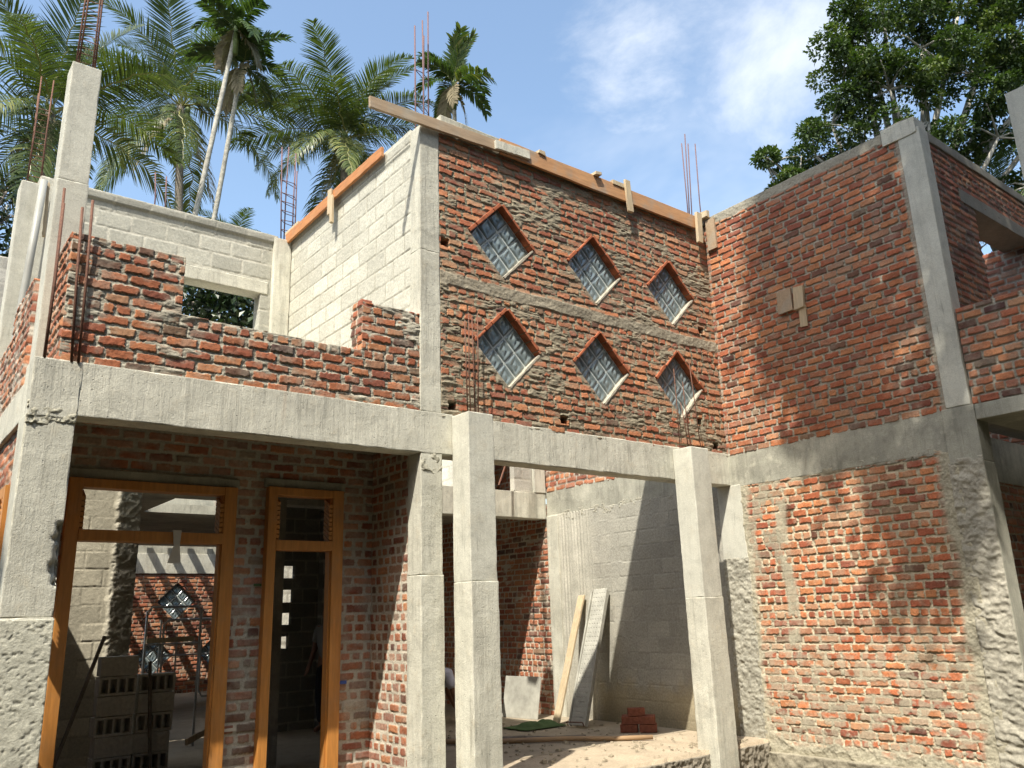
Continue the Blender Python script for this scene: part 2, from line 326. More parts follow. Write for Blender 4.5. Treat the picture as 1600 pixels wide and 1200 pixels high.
# ---------------- relief walls: every brick and joint is modelled in the surface
PAL = np.array([(.43, .140, .062), (.38, .112, .052), (.46, .165, .070), (.32, .094, .050), (.41, .148, .072), (.27, .085, .052), (.48, .195, .085), (.39, .125, .058)])
def bricks(U, V, s, rh=.088, Lb=.225, j=.007, mort=(.44, .405, .34), prot=.010, tilt=.010, smear=.45, rough=.006, hdr=.25, dark=.06, sag=.012, ragged=.004, smcol=None, lum=1.0, tintp=0.0, dull=.16):
    Vw = V + sag * (fbm(U * .55, V * .4, None, s + 1, 2) - .5) * 2 + .004 * (vn(U * 6, V * 6, None, s + 2) - .5)
    Uw = U + .006 * (vn(U * 9, V * 14, None, s + 3) - .5)
    row = np.floor(Vw / rh); fv = Vw - row * rh
    isH = h1(row, s + 4) < hdr; Lr = np.where(isH, Lb * .52, Lb)
    off = h1(row, s + 5) * Lb * .3 + (np.mod(row, 2)) * Lb * .5
    u = Uw + off + 20; k = np.floor(u / Lr)
    jit = lambda kk: (h2(kk, row, s + 6) - .5) * Lr * .22
    b0 = k * Lr + jit(k); k = np.where(u < b0, k - 1, k); b1 = (k + 1) * Lr + jit(k + 1); k = np.where(u >= b1, k + 1, k)
    b0 = k * Lr + jit(k); b1 = (k + 1) * Lr + jit(k + 1)
    r = lambda n: h2(k, row, s + n)
    jj = j * (.8 + .9 * r(7)); cx = (b0 + b1) / 2; hw = (b1 - b0) / 2 - jj * (1 + .4 * r(8)); hh = rh / 2 - jj * .75 - .003 * r(9)
    cy = rh / 2 + (r(10) - .5) * .006 + (u - cx) * (r(11) - .5) * .05
    rc = .006 + .009 * r(12)
    dx = np.abs(u - cx) - hw + rc; dy = np.abs(fv - cy) - hh + rc
    sd = np.hypot(np.maximum(dx, 0), np.maximum(dy, 0)) + np.minimum(np.maximum(dx, dy), 0) - rc
    sd = sd + ragged * 2 * (fbm(U * 38, V * 38, None, s + 13, 2) - .5) + ragged * (vn(U * 90, V * 90, None, s + 14) - .5)
    m = sstep(.001, -.003, sd)
    nz = fbm(U * 30, V * 30, None, s + 15, 3) - .5
    hb = prot + (r(16) - .5) * .009 + tilt * (.5 - fv / rh) + nz * .006 + (u - cx) * (r(17) - .5) * .04
    mn = fbm(U * 11, V * 34, None, s + 18, 4)
    sm = sstep(1 - smear, 1 - smear + .22, fbm(U * 2.6, V * 3.6, None, s + 19, 4) * .75 + .25 * r(20))
    # mortar squeezed from the bed joints: fat at the foot of each joint
    hm = rough * (mn - .5) * 4 + sm * (.004 + .013 * mn) - .002
    cover = sstep(-.002, .004, hm - hb + .004)
    m = m * (1 - cover * (.25 + .75 * sm))
    h = hm * (1 - m) + hb * m
    h = h - .004 * np.exp(-(np.abs(sd - .0015) / .003) ** 2) * (1 - sm) * (fv < rh * .5)       # crack under the brick's lower arris
    ci = (r(21) * len(PAL)).astype(int) % len(PAL); c = PAL[ci]
    c = c * (.80 + .34 * r(22))[..., None]; gl = c.mean(-1, keepdims=True); c = c * (1 - dull) + gl * dull * np.array((1.25, .98, .76)); c = c * (.80 + .4 * fbm(U * 14, V * 20, None, s + 30, 3))[..., None]
    dk = (r(23) < dark)[..., None]; c = np.where(dk, c * np.array((.42, .6, .8)) , c)
    pale = (r(24) < .06 + tintp)[..., None]; c = np.where(pale, c * .5 + np.array((.40, .27, .17)) * .5, c)
    dust = sstep(.45, .8, fbm(U * 8, V * 8, None, s + 25, 4))[..., None] * .38
    mc0 = np.array(mort); c = c * (1 - dust) + mc0 * .8 * dust
    mc = mc0 * (.78 + .5 * fbm(U * 3, V * 3, None, s + 26, 4))[..., None]
    if smcol is not None: mc = mc * (1 - sm[..., None]) + np.array(smcol) * (.8 + .4 * mn)[..., None] * sm[..., None]
    C = c * m[..., None] + mc * (1 - m[..., None])
    return h, C * lum, m
def blocks(U, V, s, rh=.205, Lb=.40, j=.006, base=(.50, .475, .41), mort=(.46, .435, .37), smear=.3, amp=.004, blot=.0, blotc=(.3, .29, .25), jd=.004):
    Vw = V + .006 * (fbm(U * .6, V * .6, None, s + 1, 2) - .5); row = np.floor(Vw / rh); fv = Vw - row * rh
    off = (np.mod(row, 2)) * Lb * .5 + h1(row, s + 2) * .06; u = U + off + 20; k = np.floor(u / Lb); fu = u - k * Lb
    jj = j + .005 * vn(U * 12, V * 12, None, s + 3)
    sd = np.maximum(np.abs(fu - Lb / 2) - Lb / 2 + jj, np.abs(fv - rh / 2) - rh / 2 + jj) + .004 * (fbm(U * 30, V * 30, None, s + 4, 2) - .5)
    m = sstep(.003, -.004, sd); r = lambda n: h2(k, row, s + n)
    sm = sstep(1 - smear, 1 - smear + .2, fbm(U * 2.3, V * 2.3, None, s + 5, 4))
    n = fbm(U * 25, V * 25, None, s + 6, 3) - .5
    hb = .004 + (r(7) - .5) * .005 + n * amp; hm = .004 * (1 - 2 * jd / .004 * .5) + (fbm(U * 18, V * 18, None, s + 8, 3) - .5) * .010 + sm * .004
    h = hb * m + hm * (1 - m)
    c = np.array(base) * (.86 + .26 * r(9))[..., None] * (.88 + .24 * fbm(U * 6, V * 6, None, s + 10, 4))[..., None]
    mc = np.array(mort) * (.85 + .3 * fbm(U * 8, V * 8, None, s + 11, 3))[..., None]
    mm_ = (m * (1 - sm * .7))[..., None]; C = c * mm_ + mc * (1 - mm_)
    if blot > 0:
        b_ = (sstep(.42, .66, fbm(U * 1.1, V * .8, None, s + 12, 4)) * blot)[..., None]; C = C * (1 - b_) + np.array(blotc) * b_
    return h, C, m
def plaster(U, V, s, base=(.45, .42, .36), amp=.03, sc_=9, trowel=0):
    n = fbm(U * sc_, V * sc_, None, s, 5); n2 = fbm(U * 40, V * 40, None, s + 7, 3)
    rg = 1 - np.abs(fbm(U * sc_ * .9 + n * 1.5, V * sc_ * 1.2, None, s + 3, 3) - .5) * 4
    h = (n - .5) * amp + (n2 - .5) * amp * .35 + np.clip(rg, 0, 1) * amp * .25
    if trowel: h = h + trowel * np.sin((U * 20 + V * 70 + n * 9))
    c = np.array(base) * (.8 + .4 * fbm(U * 5, V * 5, None, s + 9, 4))[..., None]
    return h, c, np.zeros_like(U)
def sheet(name, o, ud, vd, nd, ul, vl, fn, mat, parent, g=.008, keep=None, depth=.2, top=None, post=None, back=True):
    """relief wall: origin o, in-plane directions ud/vd, outward normal nd. keep(U,V) masks openings; rims close to depth"""
    o, ud, vd, nd = (np.array(q, float) for q in (o, ud, vd, nd))
    nu = int(round(ul / g)) + 1; nv = int(round(vl / g)) + 1
    U, V = np.meshgrid(np.linspace(0, ul, nu), np.linspace(0, vl, nv), indexing='ij')
    h, C, m = fn(U, V)
    if post is not None: h, C = post(U, V, h, C)
    K = np.ones((nu - 1, nv - 1), bool); Uc = (U[1:, 1:] + U[:-1, :-1]) / 2; Vc = (V[1:, 1:] + V[:-1, :-1]) / 2
    if keep is not None: K &= keep(Uc, Vc)
    if top is not None: K &= Vc < top(Uc)
    P = o + U[..., None] * ud + V[..., None] * vd + h[..., None] * nd
    idx = np.arange(nu * nv).reshape(nu, nv); q = np.stack([idx[:-1, :-1], idx[1:, :-1], idx[1:, 1:], idx[:-1, 1:]], -1)
    flip = np.dot(np.cross(ud, vd), nd) < 0
    F = q[K]
    # rims
    Kp = np.pad(K, 1); bd = []
    a = Kp[1:-1, 1:-1]
    for (di, dj, c0, c1) in ((0, -1, 0, 1), (1, 0, 1, 2), (0, 1, 2, 3), (-1, 0, 3, 0)):
        nb = Kp[1 + di:nu + di, 1 + dj:nv + dj]; msk = a & ~nb; bd.append(np.stack([q[..., c0][msk], q[..., c1][msk]], -1))
    bd = np.vstack(bd); used = np.unique(bd); mp = -np.ones(nu * nv, int); mp[used] = np.arange(len(used)) + nu * nv
    Pf = P.reshape(-1, 3); Cf = C.reshape(-1, 3)
    flat = (o + U[..., None] * ud + V[..., None] * vd).reshape(-1, 3)[used] - nd * depth
    rim = np.stack([bd[:, 1], bd[:, 0], mp[bd[:, 0]], mp[bd[:, 1]]], -1)
    Fa = np.vstack([F, rim]); Va = np.vstack([Pf, flat]); Ca = np.vstack([Cf, Cf[used]])
    if back:
        st = max(1, int(.1 / g)); ii = np.arange(0, nu - 1, st); jj = np.arange(0, nv - 1, st); bq = []; bv = []
        for i in ii:
            i2 = min(i + st, nu - 1)
            run = [j for j in jj if K[i:i2, j:min(j + st, nv - 1)].all()]
            for j_ in run:
                j2 = min(j_ + st, nv - 1); b = len(bv)
                for (x, y) in ((i, j_), (i2, j_), (i2, j2), (i, j2)): bv.append(o + ud * U[x, 0] + vd * V[0, y] - nd * depth)
                bq.append((b, b + 3, b + 2, b + 1))
        if bv:
            bq = np.array(bq) + len(Va); Va = np.vstack([Va, np.array(bv)]); Ca = np.vstack([Ca, np.tile(Cf.mean(0), (len(bv), 1))]); Fa = np.vstack([Fa, bq])
    if flip: Fa = Fa[:, ::-1]
    useds = np.unique(Fa); re_ = -np.ones(len(Va), int); re_[useds] = np.arange(len(useds))
    return npmesh(name, Va[useds], re_[Fa], mat, parent, attr=Ca[useds])
X_, Y_, Z_ = np.eye(3)
#==================================================================== HOUSE
house = thing('unfinished_house', 'two storey brick and concrete house under construction with bare columns and beams', 'house', (0, 0, 0))
ZT, ZB = 3.373, 2.967
# ---- upper centre wall with six diamond windows
WIN = [(1.053, 5.402), (2.438, 5.402), (3.781, 5.402), (1.09, 4.18), (2.455, 4.18), (3.802, 4.18)]; HW = .435
def cw_keep(U, V):
    X = U + .24; Z = V + ZT; k = np.ones_like(U, bool)
    for a, b in WIN: k &= (np.abs(X - a) + np.abs(Z - b)) > HW
    return k
PUT = [(.31, 5.2), (.37, 3.47), (1.83, 3.50), (4.33, 5.0), (4.40, 3.46), (4.12, 3.75)]
def cw_post(U, V, h, C):
    X = U + .24; Z = V + ZT
    wob = .022 * (fbm(U * 3, V * 3, None, 77, 3) - .5) * 2
    b = sstep(.078, .055, np.abs(Z - 4.805 + wob)); pl, pc, _ = plaster(U, V, 301, (.30, .265, .20), .018, 9)
    h = h * (1 - b) + (pl + .008) * b; C = C * (1 - b[..., None]) + pc * b[..., None]
    t = sstep(6.44, 6.46, Z + wob * .6); h = h * (1 - t) + (pl + .006) * t; C = C * (1 - t[..., None]) + pc * .8 * t[..., None]
    for a, z in PUT:
        d = np.maximum(np.abs(X - a) - .05, np.abs(Z - z) - .042) + .012 * (vn(U * 40, V * 40, None, 5) - .5); q = sstep(.004, -.006, d)
        h = h * (1 - q) - .16 * q; C = C * (1 - .8 * q[..., None])
    # mortar smeared round the openings
    for a, z in WIN:
        d = np.abs(X - a) + np.abs(Z - z) - HW; q = sstep(.10, .02, d) * .6 * ((X - a) * 1.0 < (Z - z) * -1 + .1); C = C * (1 - q[..., None]) + pc * q[..., None]; h = h * (1 - q) + pl * q
    C = C * (.90 + .2 * fbm(U * .9, V * .9, None, 91, 3))[..., None]
    return h, C
sheet('brick_wall', (.24, .012, ZT - .03), X_, Z_, -Y_, 4.375, 3.27 - .03,
      lambda U, V: bricks(U, V, 11, mort=(.27, .245, .175), prot=.005, tilt=.012, smear=.56, rough=.0055, dark=.03, sag=.026, ragged=.011, smcol=(.27, .235, .17), tintp=.10, lum=1.0, j=.009, dull=.16),
      M['brick'], house, keep=lambda U, V: cw_keep(U, V - .03), post=lambda U, V, h, C: cw_post(U, V - .03, h, C), depth=.22, g=.006)
def glass_window(cx, cz, y, parent, half=.42, n=3, s=1.0):
    w_ = link('window', None, parent, (cx, y, cz)); w_.empty_display_size = .1
    e1 = Vector((1, 0, 1)).normalized(); e2 = Vector((-1, 0, 1)).normalized(); S = half * math.sqrt(2); c = S / n
    base = Vector((cx, y, cz)) - e1 * S / 2 - e2 * S / 2
    g = 18; Vt = []; F = []; nrm = np.array((0, -1, 0))
    for a in range(n):
        for b in range(n):
            o = base + e1 * (a * c + .009) + e2 * (b * c + .009); W = c - .018
            A, B = np.meshgrid(np.linspace(0, 1, g), np.linspace(0, 1, g), indexing='ij')
            # pressed chevron relief, mirrored about the block's diagonal
            x = (A - .5) * 2; z = (B - .5) * 2; q = np.abs(x - z) * .7; l = (x + z) * .5
            rel = .0065 * np.sin((q * 1.6 + np.abs(l) * 1.2) * 5.0 + 1.2) * (np.maximum(np.abs(x), np.abs(z)) < .82) + .010 * (np.maximum(np.abs(x), np.abs(z)) < .9)
            P = np.array(o) + A[..., None] * W * np.array(e1) + B[..., None] * W * np.array(e2) + rel[..., None] * nrm
            k = len(Vt); Vt += list(P.reshape(-1, 3)); id_ = np.arange(g * g).reshape(g, g) + k
            F.append(np.stack([id_[:-1, :-1], id_[1:, :-1], id_[1:, 1:], id_[:-1, 1:]], -1).reshape(-1, 4))
            bb = len(Vt)
            for (p_, q_) in ((0, 0), (1, 0), (1, 1), (0, 1)): Vt.append(np.array(o) + p_ * W * np.array(e1) + q_ * W * np.array(e2) + np.array((0, .07, 0)))
            F.append(np.array([(bb + 3, bb + 2, bb + 1, bb)]))
            cs = [id_[0, 0], id_[-1, 0], id_[-1, -1], id_[0, -1]]
            F.append(np.array([(cs[t], bb + t, bb + (t + 1) % 4, cs[(t + 1) % 4]) for t in range(4)]))
    npmesh('pane', np.array(Vt), np.vstack(F), M['glass'], w_, smooth=True)
    fr = MB(); t = .008
    for i in range(n + 1):
        d = min(max(i * c, t), S - t)
        fr.obox(base + e1 * d + e2 * S / 2 + Vector((0, .035, 0)), e1 * t, Vector((0, .036, 0)), e2 * S / 2)
        fr.obox(base + e2 * d + e1 * S / 2 + Vector((0, .0345, 0)), e2 * t, Vector((0, .036, 0)), e1 * (S / 2 - .001))
    fr.build('frame', M['joint'], w_)
    return w_
for i, (a, b) in enumerate(WIN):
    y = .088; w_ = glass_window(a, b, y, house, .428)
    rng = random.Random(i); S = HW * math.sqrt(2)
    # cut bricks laid along the two upper edges
    for sgn in (1, -1):
        ax = Vector((sgn, 0, -1)).normalized(); nn = Vector((sgn, 0, 1)).normalized(); top = Vector((a, 0, b + HW)); mb = MB(); d = .0
        while d < S - .03:
            l = min(rng.uniform(.11, .22), S - d); th = rng.uniform(.022, .042)
            c = top + ax * (d + l / 2) + nn * (th / 2 - .004) + Vector((0, .066 + rng.uniform(-.006, .008), 0))
            mb.obox(c, ax * (l / 2 - .005), Vector((0, .075, 0)), nn * th / 2); d += l
        mb.build('lintel_bricks', M['red_edge'], w_, bevel=.005)
    # pale mortar sill along the lower right edge, thin fillet on the lower left
    for sgn, th, yy in ((1, .008, .004), (-1, .006, .03)):
        ax = Vector((-sgn, 0, -1)).normalized(); nn = Vector((sgn, 0, -1)).normalized(); st = Vector((a + sgn * HW, 0, b)); k = 14; vs = []; fs = []
        for q in range(k + 1):
            t = q / k; e = rng.uniform(.6, 1.25); f = st + ax * S * (.02 + .96 * t)
            for (yo, no) in ((yy - .004 * e, -.014 * e), (yy - .004 * e, th * e), (.11, th), (.11, -.004)): vs.append(f + nn * no + Vector((0, yo, 0)))
        for q in range(k):
            for c in range(4): fs.append((q * 4 + c, q * 4 + (c + 1) % 4, q * 4 + 4 + (c + 1) % 4, q * 4 + 4 + c))
        fs += [(0, 1, 2, 3), (k * 4 + 3, k * 4 + 2, k * 4 + 1, k * 4)]
        MB().add(vs, fs).build('sill', M['white'] if sgn > 0 else M['joint'], w_)
# ---- right wall, upper storey, lit and tree-shaded
ryl = 2.776
def rw_post(U, V, h, C):
    Z = V + ZT - .03; pl, pc, _ = plaster(U, V, 401, (.34, .315, .25), .016, 10)
    t = sstep(6.53, 6.56, Z + .035 * (fbm(U * 4, V * 2, None, 12, 3) - .5) * 2); h = h * (1 - t) + (pl + .008) * t; C = C * (1 - t[..., None]) + pc * t[..., None]
    e = sstep(.05, .02, U) + sstep(ryl - .06, ryl - .03, U); e = np.clip(e, 0, 1) * .8; h = h * (1 - e) + pl * e; C = C * (1 - e[..., None]) + pc * e[..., None]
    return h, C
sheet('brick_wall', (4.615, 0, ZT - .03), -Y_, Z_, -X_, ryl, 3.33,
      lambda U, V: bricks(U, V, 21, Lb=.205, mort=(.345, .315, .25), prot=.009, tilt=.009, smear=.12, rough=.005, dark=.04, ragged=.007, hdr=.10, lum=.98, j=.0072, dull=.10), M['brick'], house, post=rw_post, depth=.2, g=.006)
sheet('brick_wall', (4.618, 3.61, ZT - .03), -Y_, Z_, -X_, 3.66, 3.3,
      lambda U, V: bricks(U, V, 23, smear=.2), M['brick'], house, g=.016, depth=.2)
# ---- right wall, ground storey
def rl_post(U, V, h, C):
    Y = -U - .13; Z = V - .35; pl, pc, _ = plaster(U, V, 501, (.42, .385, .29), .02, 10)
    def put(h, C, q, p=pl, c=pc): return h * (1 - q) + p * q, C * (1 - q[..., None]) + c * q[..., None]
    n = fbm(U * 6, V * 6, None, 61, 4)
    low = sstep(1.45, .75, Z + (n - .5) * .5) * sstep(.40, .56, fbm(U * 11, V * 15, None, 62, 4)) * .8
    h, C = put(h, C, low * .85, pl * .3 + .009)
    st = sstep(.10, .05, np.abs(Y + .68 + .02 * np.sin(Z * 5))) * sstep(.75, .95, Z) * sstep(.34, .5, n) * .85; h, C = put(h, C, st, pl * .3 + .010, pc * 1.0)
    st = sstep(-.75, -.55, Y) * sstep(1.7, 2.0, Z) * sstep(.42, .55, fbm(U * 9, V * 5, None, 66, 4)) * .75; h, C = put(h, C, st, pl * .3 + .008, pc * .82)
    ed = sstep(.12, .05, U + (n - .5) * .12) + sstep(2.40, 2.52, U + (n - .5) * .14 + (1.5 - Z) * .0); ed = np.clip(ed, 0, 1); h, C = put(h, C, ed, pl * 1.2 + .012)
    bt = sstep(.05, -.06, Z + (n - .5) * .2); h, C = put(h, C, bt, pl * 1.4 + .01, pc * .92)
    tp = sstep(2.90, 2.95, Z + (n - .5) * .12); h, C = put(h, C, tp, pl + .004)
    return h, C
sheet('brick_wall', (4.618, -.13, -.35), -Y_, Z_, -X_, 2.66, 3.33,
      lambda U, V: bricks(U, V, 31, Lb=.205, mort=(.44, .385, .28), prot=.008, tilt=.008, smear=.20, rough=.005, dark=.05, ragged=.008, hdr=.06, tintp=.10, j=.009, lum=1.12, dull=.04), M['brick'], house, post=rl_post, depth=.2, g=.006)
# ring beam along the right wall
cbox('beam', 4.607, 4.83, -3.038, .04, ZB - .03, ZT, M['conc_grey'], house, seed=3)
cbox('beam', 4.609, 4.83, .03, 3.61, ZB, ZT, M['conc_grey'], house, seed=4)
cbox('beam_joint', 4.598, 4.86, -3.045, -2.72, 2.80, ZT - .004, M['conc_grey'], house, seed=5)
# upper right column and lower plastered column
cbox('column', 4.598, 4.80, -3.02, -2.776, ZT, 6.56, M['conc_smooth'], house, step=.03, amp=.005, seed=6)
cbox('column_cap', 4.585, 4.84, -2.99, -2.60, 6.50, 6.70, M['conc'], house, step=.04, amp=.012, seed=7)
sheet('column', (4.606, -2.70, -.5), -Y_, Z_, -X_, .34, 3.35,
      lambda U, V: plaster(U, V, 71, (.38, .355, .29), .045, 8, .003), M['plaster'], house, depth=.25, g=.01)
cbox('column', 4.61, 4.87, -3.043, -2.98, -.5, 2.80, M['conc_grey'], house, seed=8)
# corner column under the two beams
cbox('column', 4.60, 4.85, -.145, .22, 2.05, ZB, M['conc_smooth'], house, seed=9, amp=.006)
sheet('column', (4.602, .22, -.35), -Y_, Z_, -X_, .38, 2.42,
      lambda U, V: plaster(U, V, 81, (.38, .36, .295), .035, 14), M['plaster'], house, depth=.25, g=.01)
# rubble footing along the base of the wall
sheet('footing', (4.555, .1, -.35), -Y_, Z_, -X_, 3.2, .22, lambda U, V: plaster(U, V, 83, (.30, .27, .205), .045, 12), M['plaster'], house, depth=.2, g=.014)
# ---- central column, front beams
cbox('column', 0.002, .240, .002, .24, 1.85, ZB + .01, M['conc_col'], house, step=.03, seed=10, chip=.016)
cbox('column', -.002, .246, -.004, .24, -.6, 1.85, M['conc_col'], house, step=.03, seed=11, chip=.014)
cbox('column', .0, .238, .004, .2, ZT, 5.05, M['conc_col'], house, step=.03, seed=12)
cbox('column', .003, .236, .006, .2, 5.05, 6.47, M['conc_col'], house, step=.03, seed=13)
cbox('beam', -2.915, 4.63, -.0, .22, ZB, ZT, M['conc'], house, step=.04, seed=14, amp=.007, chip=.012)
# free posts in front of the beam
def post_col(x0, x1, zt, seam, s):
    cbox('column', x0, x1, -.285, -.004, seam, zt, M['conc_smooth'], house, step=.03, seed=s, amp=.006)
    return cbox('column', x0 - .004, x1 + .006, -.292, -.006, -.6, seam, M['conc_col'], house, step=.03, seed=s + 1, chip=.016)
p2 = post_col(.350, .645, 3.35, 1.78, 21)
p3 = post_col(3.545, 3.865, 3.325, 1.60, 24)
# left corner column, its joint with the beam, the taller column behind
def broken(Q):
    d = np.exp(-((Q[:, 2] - 2.06) / .13) ** 2) + .6 * np.exp(-((Q[:, 2] - 1.86) / .10) ** 2); e = sstep(-2.99, -2.925, Q[:, 0]) * sstep(.10, .0, Q[:, 1])
    n = fbm(Q[:, 0] * 22, Q[:, 1] * 22, Q[:, 2] * 22, 8, 3); k_ = sstep(.34, .40, e * d + .5 * (n - .5)); Q = Q.copy(); Q[:, 1] += k_ * (.02 + .07 * n); Q[:, 0] -= k_ * .025 * n; return Q
lc = cbox('column', -3.236, -2.920, .002, .30, 1.56, ZB - .02, M['conc_col'], house, step=.02, seed=31, chip=.018, taper=broken)
cbox('column', -3.242, -2.914, -.004, .30, -.6, 1.56, M['conc_col'], house, step=.02, seed=32, chip=.024, amp=.012)
cbox('beam_joint', -3.226, -2.912, -.004, .34, ZB - .03, ZT - .005, M['conc'], house, step=.03, seed=33, amp=.012, chip=.02)
cbox('column', -3.165, -2.930, .50, .74, ZT - .3, 5.05, M['conc_smooth'], house, step=.04, seed=34)
cbox('column', -3.160, -2.934, .503, .737, 5.05, 6.165, M['conc_smooth'], house, step=.04, seed=35)
cbox('beam', -3.222, -3.0, .34, 6.0, ZB, 3.26, M['conc'], house, seed=36)
# ---- upper left parapet
def par_top(U): return np.where(U < .835, 1.035 + .0 * U, np.where(U < 2.454, .535 - (U - .8) * .012, 1.00)) + np.where((U > .30) & (U < .36), -.02, 0)
sheet('brick_wall', (-3.074, .022, ZT - .02), X_, Z_, -Y_, 3.072, 1.1,
      lambda U, V: bricks(U, V, 41, mort=(.43, .40, .32), prot=.006, tilt=.006, smear=.54, rough=.005, dark=.08, ragged=.009, hdr=.10, lum=.90, j=.009, dull=.12), M['brick'], house, top=par_top, depth=.2, g=.006)
sheet('brick_wall', (-3.076, .022, ZT - .02), Y_, Z_, -X_, .48, 1.035, lambda U, V: bricks(U, V, 43, smear=.3, hdr=.5, rough=.006, tilt=.014), M['brick'], house, depth=.2)
sheet('brick_wall', (-.622, .022, 3.86), Y_, Z_, -X_, .2, .515, lambda U, V: bricks(U, V, 44, smear=.2, hdr=1, tilt=.014, mort=(.5, .45, .36)), M['brick'], house, depth=.1)
# ---- upper block walls at the back left
sheet('block_wall', (.012, 3.3, ZT - .1), -Y_, Z_, -X_, 3.1, 3.18,
      lambda U, V: blocks(U, V, 51, base=(.56, .545, .465), mort=(.41, .39, .32), smear=.22, j=.007, blot=.3, blotc=(.42, .405, .34)), M['block'], house, g=.01, depth=.2,
      post=lambda U, V, h, C: (h + sstep(3.02, 3.05, V) * .012, C * (1 - .22 * sstep(2.99, 3.04, V + .03 * fbm(U * 6, V * 6, None, 3, 3)))[..., None]))
sheet('block_wall', (-2.98, 3.3, ZT - .1), X_, Z_, -Y_, 2.80, 3.16,
      lambda U, V: blocks(U, V, 55, base=(.46, .45, .385), mort=(.54, .52, .44), smear=.25, j=.010, rh=.21, blot=.3, blotc=(.30, .29, .24)), M['block'], house, g=.012, depth=.2,
      keep=lambda U, V: ~((U > 1.63) & (U < 2.61) & (V > 1.7) & (V < 2.31)),
      post=lambda U, V, h, C: (h + sstep(3.04, 3.06, V) * .03, C * (1 - .3 * sstep(3.03, 3.06, V + .03 * fbm(U * 5, V * 5, None, 3, 3)))[..., None]))
cbox('lintel', -1.45, -.28, 3.285, 3.5, 5.59, 5.76, M['conc'], house, seed=41)
cbox('column', -.235, .0, 3.235, 3.5, ZT - .1, 6.40, M['conc'], house, seed=42)
cbox('column', -3.18, -2.80, 3.0, 3.28, ZT - .3, 6.19, M['conc_smooth'], house, seed=43)
cbox('column_cap', -3.0, -2.86, 3.02, 3.2, 6.14, 6.30, M['conc'], house, step=.03, amp=.03, chip=.03, seed=44)
sheet('block_wall', (-2.86, 3.02, ZT - .1), -X_ * -1, Z_, -Y_, .2, 2.95, lambda U, V: blocks(U, V, 57, base=(.36, .345, .30)), M['block'], house, g=.02, depth=.1)
# brick side wall and pier on the outer left side
sheet('brick_wall', (-3.19, 3.0, 3.24), -Y_, Z_, -X_, 2.25, 1.2, lambda U, V: bricks(U, V, 61, smear=.6, rough=.009, hdr=.5, mort=(.46, .41, .34)), M['brick'], house, g=.012, depth=.2, top=lambda U: .75 - .1 * (U < .6) + (U > 1.25) * .25)
sheet('block_wall', (-6.2, 6.0, 3.0), X_, Z_, -Y_, 3.4, 3.46, lambda U, V: blocks(U, V, 63, base=(.44, .42, .37)), M['block'], house, g=.02, depth=.2)
# ---- return wall, lintel and parapet of the right wing
def rt_keep(U, V):
    X = U + 4.80; Z = V + ZT; return ~((X > 6.28 + .06 * (vn(V * 9, U * 0, None, 4) - .5)) & (Z > 4.2) & (Z < 6.18))
sheet('brick_wall', (4.80, -2.80, ZT), X_, Z_, -Y_, 4.2, 3.36,
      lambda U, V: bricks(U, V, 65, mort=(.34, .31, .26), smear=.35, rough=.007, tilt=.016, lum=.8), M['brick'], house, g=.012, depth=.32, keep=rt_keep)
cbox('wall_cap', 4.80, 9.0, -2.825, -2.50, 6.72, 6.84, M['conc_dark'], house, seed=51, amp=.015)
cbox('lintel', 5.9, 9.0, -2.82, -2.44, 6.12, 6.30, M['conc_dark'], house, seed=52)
sheet('brick_wall', (4.615, -3.04, ZT - .01), -Y_, Z_, -X_, 3.0, 1.02, lambda U, V: bricks(U, V, 67, Lb=.205, j=.0065, mort=(.34, .315, .255), smear=.10, rough=.004, hdr=.1), M['brick'], house, depth=.2)
cbox('floor_slab', 4.60, 9.0, -6.2, -3.046, 3.205, 3.362, M['conc_grey'], house, step=.08, seed=53)
cbox('column', 4.60, 4.84, -4.17, -3.90, ZT + 1.0, 6.46, M['conc_smooth'], house, seed=54)
sheet('brick_wall', (8.0, .5, 3.2), -Y_, Z_, -X_, 6.0, 2.98, lambda U, V: bricks(U, V, 69, smear=.25, mort=(.42, .39, .33)), M['brick'], house, g=.016, depth=.2)
sheet('brick_wall', (4.87, -2.70, -.4), X_, Z_, -Y_, 3.6, 3.1, lambda U, V: bricks(U, V, 71, smear=.25), M['brick'], house, g=.012, depth=.2)
cbox('beam', 4.87, 8.4, -2.72, -2.45, 2.70, 3.2, M['conc_grey'], house, seed=55)
# ---- passage behind the centre bay
def ib_post(U, V, h, C):
    Y = 3.61 - U; Z = V - .1; n = fbm(U * 5, V * 5, None, 9, 4)
    yel = sstep(.65, .35, Z + (n - .5) * .4)[..., None] * .6; C = C * (1 - yel) + np.array((.42, .34, .19)) * yel
    st = sstep(1.1, .9, U) * .9; bd = .006 * np.sin(U * 90) * sstep(.3, .6, vn(U * 14, V * .6, None, 8)); pl, pc, _ = plaster(U, V, 15, (.47, .45, .38), .006, 6)
    h = h * (1 - st) + (pl + bd + .006) * st; C = C * (1 - st[..., None]) + pc * (.9 + .2 * vn(U * 16, V * .5, None, 8))[..., None] * st[..., None]
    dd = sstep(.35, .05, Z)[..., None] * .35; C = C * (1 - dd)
    return h, C
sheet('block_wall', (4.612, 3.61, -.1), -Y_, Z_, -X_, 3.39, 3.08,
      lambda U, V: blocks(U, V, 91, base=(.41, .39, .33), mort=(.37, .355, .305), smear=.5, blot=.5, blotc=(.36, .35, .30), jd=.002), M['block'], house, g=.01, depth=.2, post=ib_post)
cbox('column', 4.585, 4.83, 3.34, 3.60, -.1, ZB, M['conc_col'], house, seed=61)
cbox('beam', .0, 4.60, 3.61, 3.85, 2.93, 3.34, M['conc'], house, seed=62, step=.06)
cbox('column', 4.37, 4.60, 3.60, 3.84, 3.342, 6.5, M['conc_smooth'], house, seed=63, step=.06)
